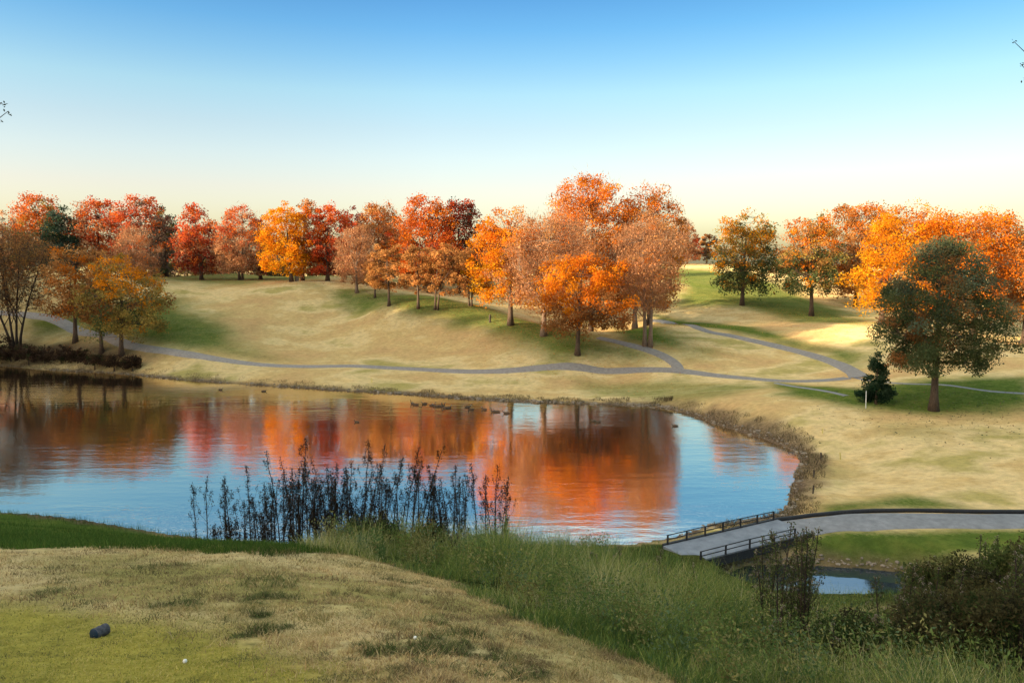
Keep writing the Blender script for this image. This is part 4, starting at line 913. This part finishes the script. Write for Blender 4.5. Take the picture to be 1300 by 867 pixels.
# geese and ducks
M_bird = leaf_material('feathers', .0)
def bird(px, py, heading, label, kind='goose', up=False):
    s = .66 if kind == 'goose' else .58; p = onz(px, py, 0); mb = MB()
    body = np.array([(-.47, 0, .16), (-.36, 0, .14), (-.2, 0, .12), (0, 0, .10), (.17, 0, .11), (.29, 0, .15)]); rb_ = [.015, .075, .145, .175, .15, .10]
    if kind == 'goose': neck = np.array([(.35, 0, .24), (.37, 0, .36), (.39, 0, .48), (.42, 0, .535), (.48, 0, .53), (.55, 0, .51)]) if up else np.array([(.35, 0, .22), (.38, 0, .30), (.42, 0, .36), (.47, 0, .39), (.53, 0, .38), (.60, 0, .355)])
    else: neck = np.array([(.33, 0, .2), (.35, 0, .26), (.37, 0, .31), (.41, 0, .335), (.46, 0, .325), (.54, 0, .30)])
    rn = [.06, .042, .042, .056, .045, .014]
    pts = np.concatenate([body, neck])*s*1.15; rr_ = np.array(rb_+rn)*s*1.15
    mb.tube(pts, rr_, 10); V = np.concatenate(mb.v); 
    colv = np.where((V[:, 0] > .33*s*1.15)[:, None], np.array([.012, .012, .012]) if kind == 'goose' else np.array([.03, .05, .03]), np.array([.085, .06, .042]))
    colv = np.where(((V[:, 0] < -.38*s*1.15))[:, None], np.array([.02, .018, .016]), colv)
    face = (V[:, 0] > .40*s*1.15) & (V[:, 0] < .45*s*1.15) & (V[:, 2] < pts[9, 2]) & (V[:, 2] > pts[8, 2]-.02)
    colv[face] = (.6, .58, .55)
    mb.c = [colv]
    o = mb.build(kind, M_bird, None, (0, 0, 0), usecol=True); o.location = (p[0], p[1], -.03); o.rotation_euler = (0, 0, heading); tag(o, label, kind, 'geese on the far side of the pond' if kind == 'goose' else 'ducks near the right shore')
GEESE = [(524, 513, 1, 'goose with raised neck at the left end of the flock by the far shore'), (528, 514, 0, 'low goose just right of the leftmost one in the flock'), (539, 513, 0, 'goose alone between the left pair and the tight row of geese'), (549, 515, 1, 'first goose of the tight row, at its left end'), (553, 516, 0, 'second goose from the left in the tight row'), (557, 516, 1, 'third goose from the left in the tight row'),
         (561, 516, 1, 'middle goose of the tight row with raised neck'), (565, 518, 1, 'lowest goose of the tight row, nearest the viewer'), (570, 518, 0, 'goose at the right end of the tight row'), (594, 517, 0, 'upper goose of the pair right of the tight row'), (598, 520, 1, 'lower goose of the pair right of the tight row'), (615, 520, 0, 'broad low goose alone right of the pair'), (627, 523, 1, 'second goose from the right end of the flock, with raised neck'), (631, 523, 0, 'goose close beside the raised-neck one near the right end of the flock'), (643, 525, 0, 'goose at the right end of the flock')]
rg = np.random.default_rng(5)
for px, py, upn, lb in GEESE: bird(px, py, rg.choice([0, math.pi])+rg.normal(0, .5), lb, 'goose', bool(upn))
for px, py, lb in ((280, 495, 'dark bird alone on the water left of the goose flock'), (335, 497, 'second dark bird on the water left of the goose flock'), (453, 536, 'lone dark duck between weed stalks in the middle of the pond'), (753, 535, 'left duck of the pair on the dark red reflection'), (759, 536, 'right duck of the pair on the dark red reflection'), (857, 541, 'duck alone on the bright water near the right shore')):
    bird(px, py, rg.choice([0, math.pi])+rg.normal(0, .3), lb, 'duck')

# two near trees outside the frame whose twig tips reach into it
def edge_tree(px_trunk, Dd, tips, label):
    p = at(px_trunk, 600, Dd); g = h1(p[0], p[1]); base = np.array([p[0], p[1], g-.2]); mb = MB(); r = np.random.default_rng(int(abs(px_trunk)))
    hh = at(px_trunk, -140, Dd)[2]-g
    q = np.linspace(0, 1, 9); line = base+np.stack([.15*np.sin(q*3), .1*np.sin(q*4), (hh+.2)*q], 1); mb.tube(line, .15*(1-.85*q)+.01, 8)
    lv = []
    for tx, ty in tips:
        e = at(tx, ty, Dd+r.uniform(-.4, .4)); f = np.clip((e[2]-g)/hh*.75, .3, .9); st = np.array([np.interp(f, q, line[:, i]) for i in range(3)])
        v = np.linspace(0, 1, 9)[:, None]; m_ = (st+e)/2+np.array([0, 0, .25]); lb = (1-v)**2*st+2*v*(1-v)*m_+v*v*e+r.normal(0, .012, (9, 3)); mb.tube(lb, .03*(1-v[:, 0])**1.2+.004, 5)
        for k in range(6):
            s0 = lb[r.integers(3, 9)]; e2 = s0+np.array([np.sign(e[0]-st[0])*r.uniform(.02, .1), r.normal(0, .08), r.normal(0, .06)]); mb.tube([s0, (s0+e2)/2+r.normal(0, .008, 3), e2], [.005, .004, .002], 4); lv.append(e2)
        lv += [lb[-1], lb[-2], lb[-3]]
    lv = np.repeat(np.array(lv), 3, 0)+r.normal(0, .025, (len(lv)*3, 3)); n_ = len(lv); Dr = unit(r.normal(0, 1, (n_, 3))); Nn = unit(np.cross(Dr, r.normal(0, 1, (n_, 3)))); l_ = r.uniform(.03, .06, n_); V, Fc = leaf_quads(lv, Dr, Nn, l_, l_*.5)
    root = empty('bare_tree', base); tag(root, label, 'tree'); mb.build('trunk', M_bark_dark, root, base); np_mesh('crown', V, Fc, M_leaf, root, np.tile(np.array([.04, .05, .025]), (4*n_, 1)), origin=base)
edge_tree(1440, 11, [(1288, 52), (1296, 79), (1299, 102), (1330, 20)], 'near tree beyond the right edge with only thin twig tips showing against the sky')
edge_tree(-150, 11, [(12, 141), (3, 132), (-20, 150)], 'near tree beyond the left edge with one twig tip showing against the sky')

# ------------------------------------------------------------------ light
sun_d = bpy.data.lights.new('sun', 'SUN'); sun_d.energy = 3.0; sun_d.angle = R_(.6); sun_d.color = (1, .77, .50)
sun = link(bpy.data.objects.new('sun', sun_d))
to_sun = Vector((u[0]*math.cos(SUN_EL), u[1]*math.cos(SUN_EL), math.sin(SUN_EL)))
sun.rotation_euler = to_sun.to_track_quat('Z', 'Y').to_euler()
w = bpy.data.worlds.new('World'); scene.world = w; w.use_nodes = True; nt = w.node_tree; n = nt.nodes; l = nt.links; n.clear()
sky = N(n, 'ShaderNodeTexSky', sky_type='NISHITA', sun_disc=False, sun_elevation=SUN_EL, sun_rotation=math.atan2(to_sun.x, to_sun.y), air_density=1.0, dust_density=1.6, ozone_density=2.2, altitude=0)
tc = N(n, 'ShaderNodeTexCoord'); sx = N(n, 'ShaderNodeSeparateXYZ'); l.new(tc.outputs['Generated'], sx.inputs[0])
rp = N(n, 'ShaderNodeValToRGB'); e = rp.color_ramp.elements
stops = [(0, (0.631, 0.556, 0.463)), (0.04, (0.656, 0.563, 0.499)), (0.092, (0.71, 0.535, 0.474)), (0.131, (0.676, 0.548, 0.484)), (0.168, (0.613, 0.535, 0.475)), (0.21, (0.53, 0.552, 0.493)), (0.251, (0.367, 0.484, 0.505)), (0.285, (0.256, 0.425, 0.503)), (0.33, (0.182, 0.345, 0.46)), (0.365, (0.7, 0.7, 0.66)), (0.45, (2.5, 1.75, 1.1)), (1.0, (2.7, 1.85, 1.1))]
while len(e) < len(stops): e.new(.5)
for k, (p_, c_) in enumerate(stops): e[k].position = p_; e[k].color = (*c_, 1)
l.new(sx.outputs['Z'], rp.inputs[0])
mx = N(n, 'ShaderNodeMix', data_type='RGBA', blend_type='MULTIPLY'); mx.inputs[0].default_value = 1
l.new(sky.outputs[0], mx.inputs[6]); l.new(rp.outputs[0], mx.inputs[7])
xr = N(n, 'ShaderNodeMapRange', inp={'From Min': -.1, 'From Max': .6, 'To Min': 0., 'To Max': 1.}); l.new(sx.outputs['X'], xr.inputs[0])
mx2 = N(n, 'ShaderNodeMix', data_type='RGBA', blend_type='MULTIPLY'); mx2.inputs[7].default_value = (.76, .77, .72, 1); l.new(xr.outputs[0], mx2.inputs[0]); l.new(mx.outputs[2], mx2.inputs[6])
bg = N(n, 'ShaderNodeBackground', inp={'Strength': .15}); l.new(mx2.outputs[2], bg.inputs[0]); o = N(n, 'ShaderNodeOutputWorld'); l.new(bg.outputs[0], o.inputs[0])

scene.view_settings.view_transform = 'Standard'; scene.view_settings.look = 'None'; scene.view_settings.gamma = 1; scene.view_settings.use_curve_mapping = False
scene.view_settings.exposure = 2.1
scene.render.engine = 'CYCLES'; scene.render.resolution_x = 1024; scene.render.resolution_y = 682
scene.cycles.max_bounces = 6; scene.cycles.diffuse_bounces = 3; scene.cycles.glossy_bounces = 3; scene.cycles.transmission_bounces = 3
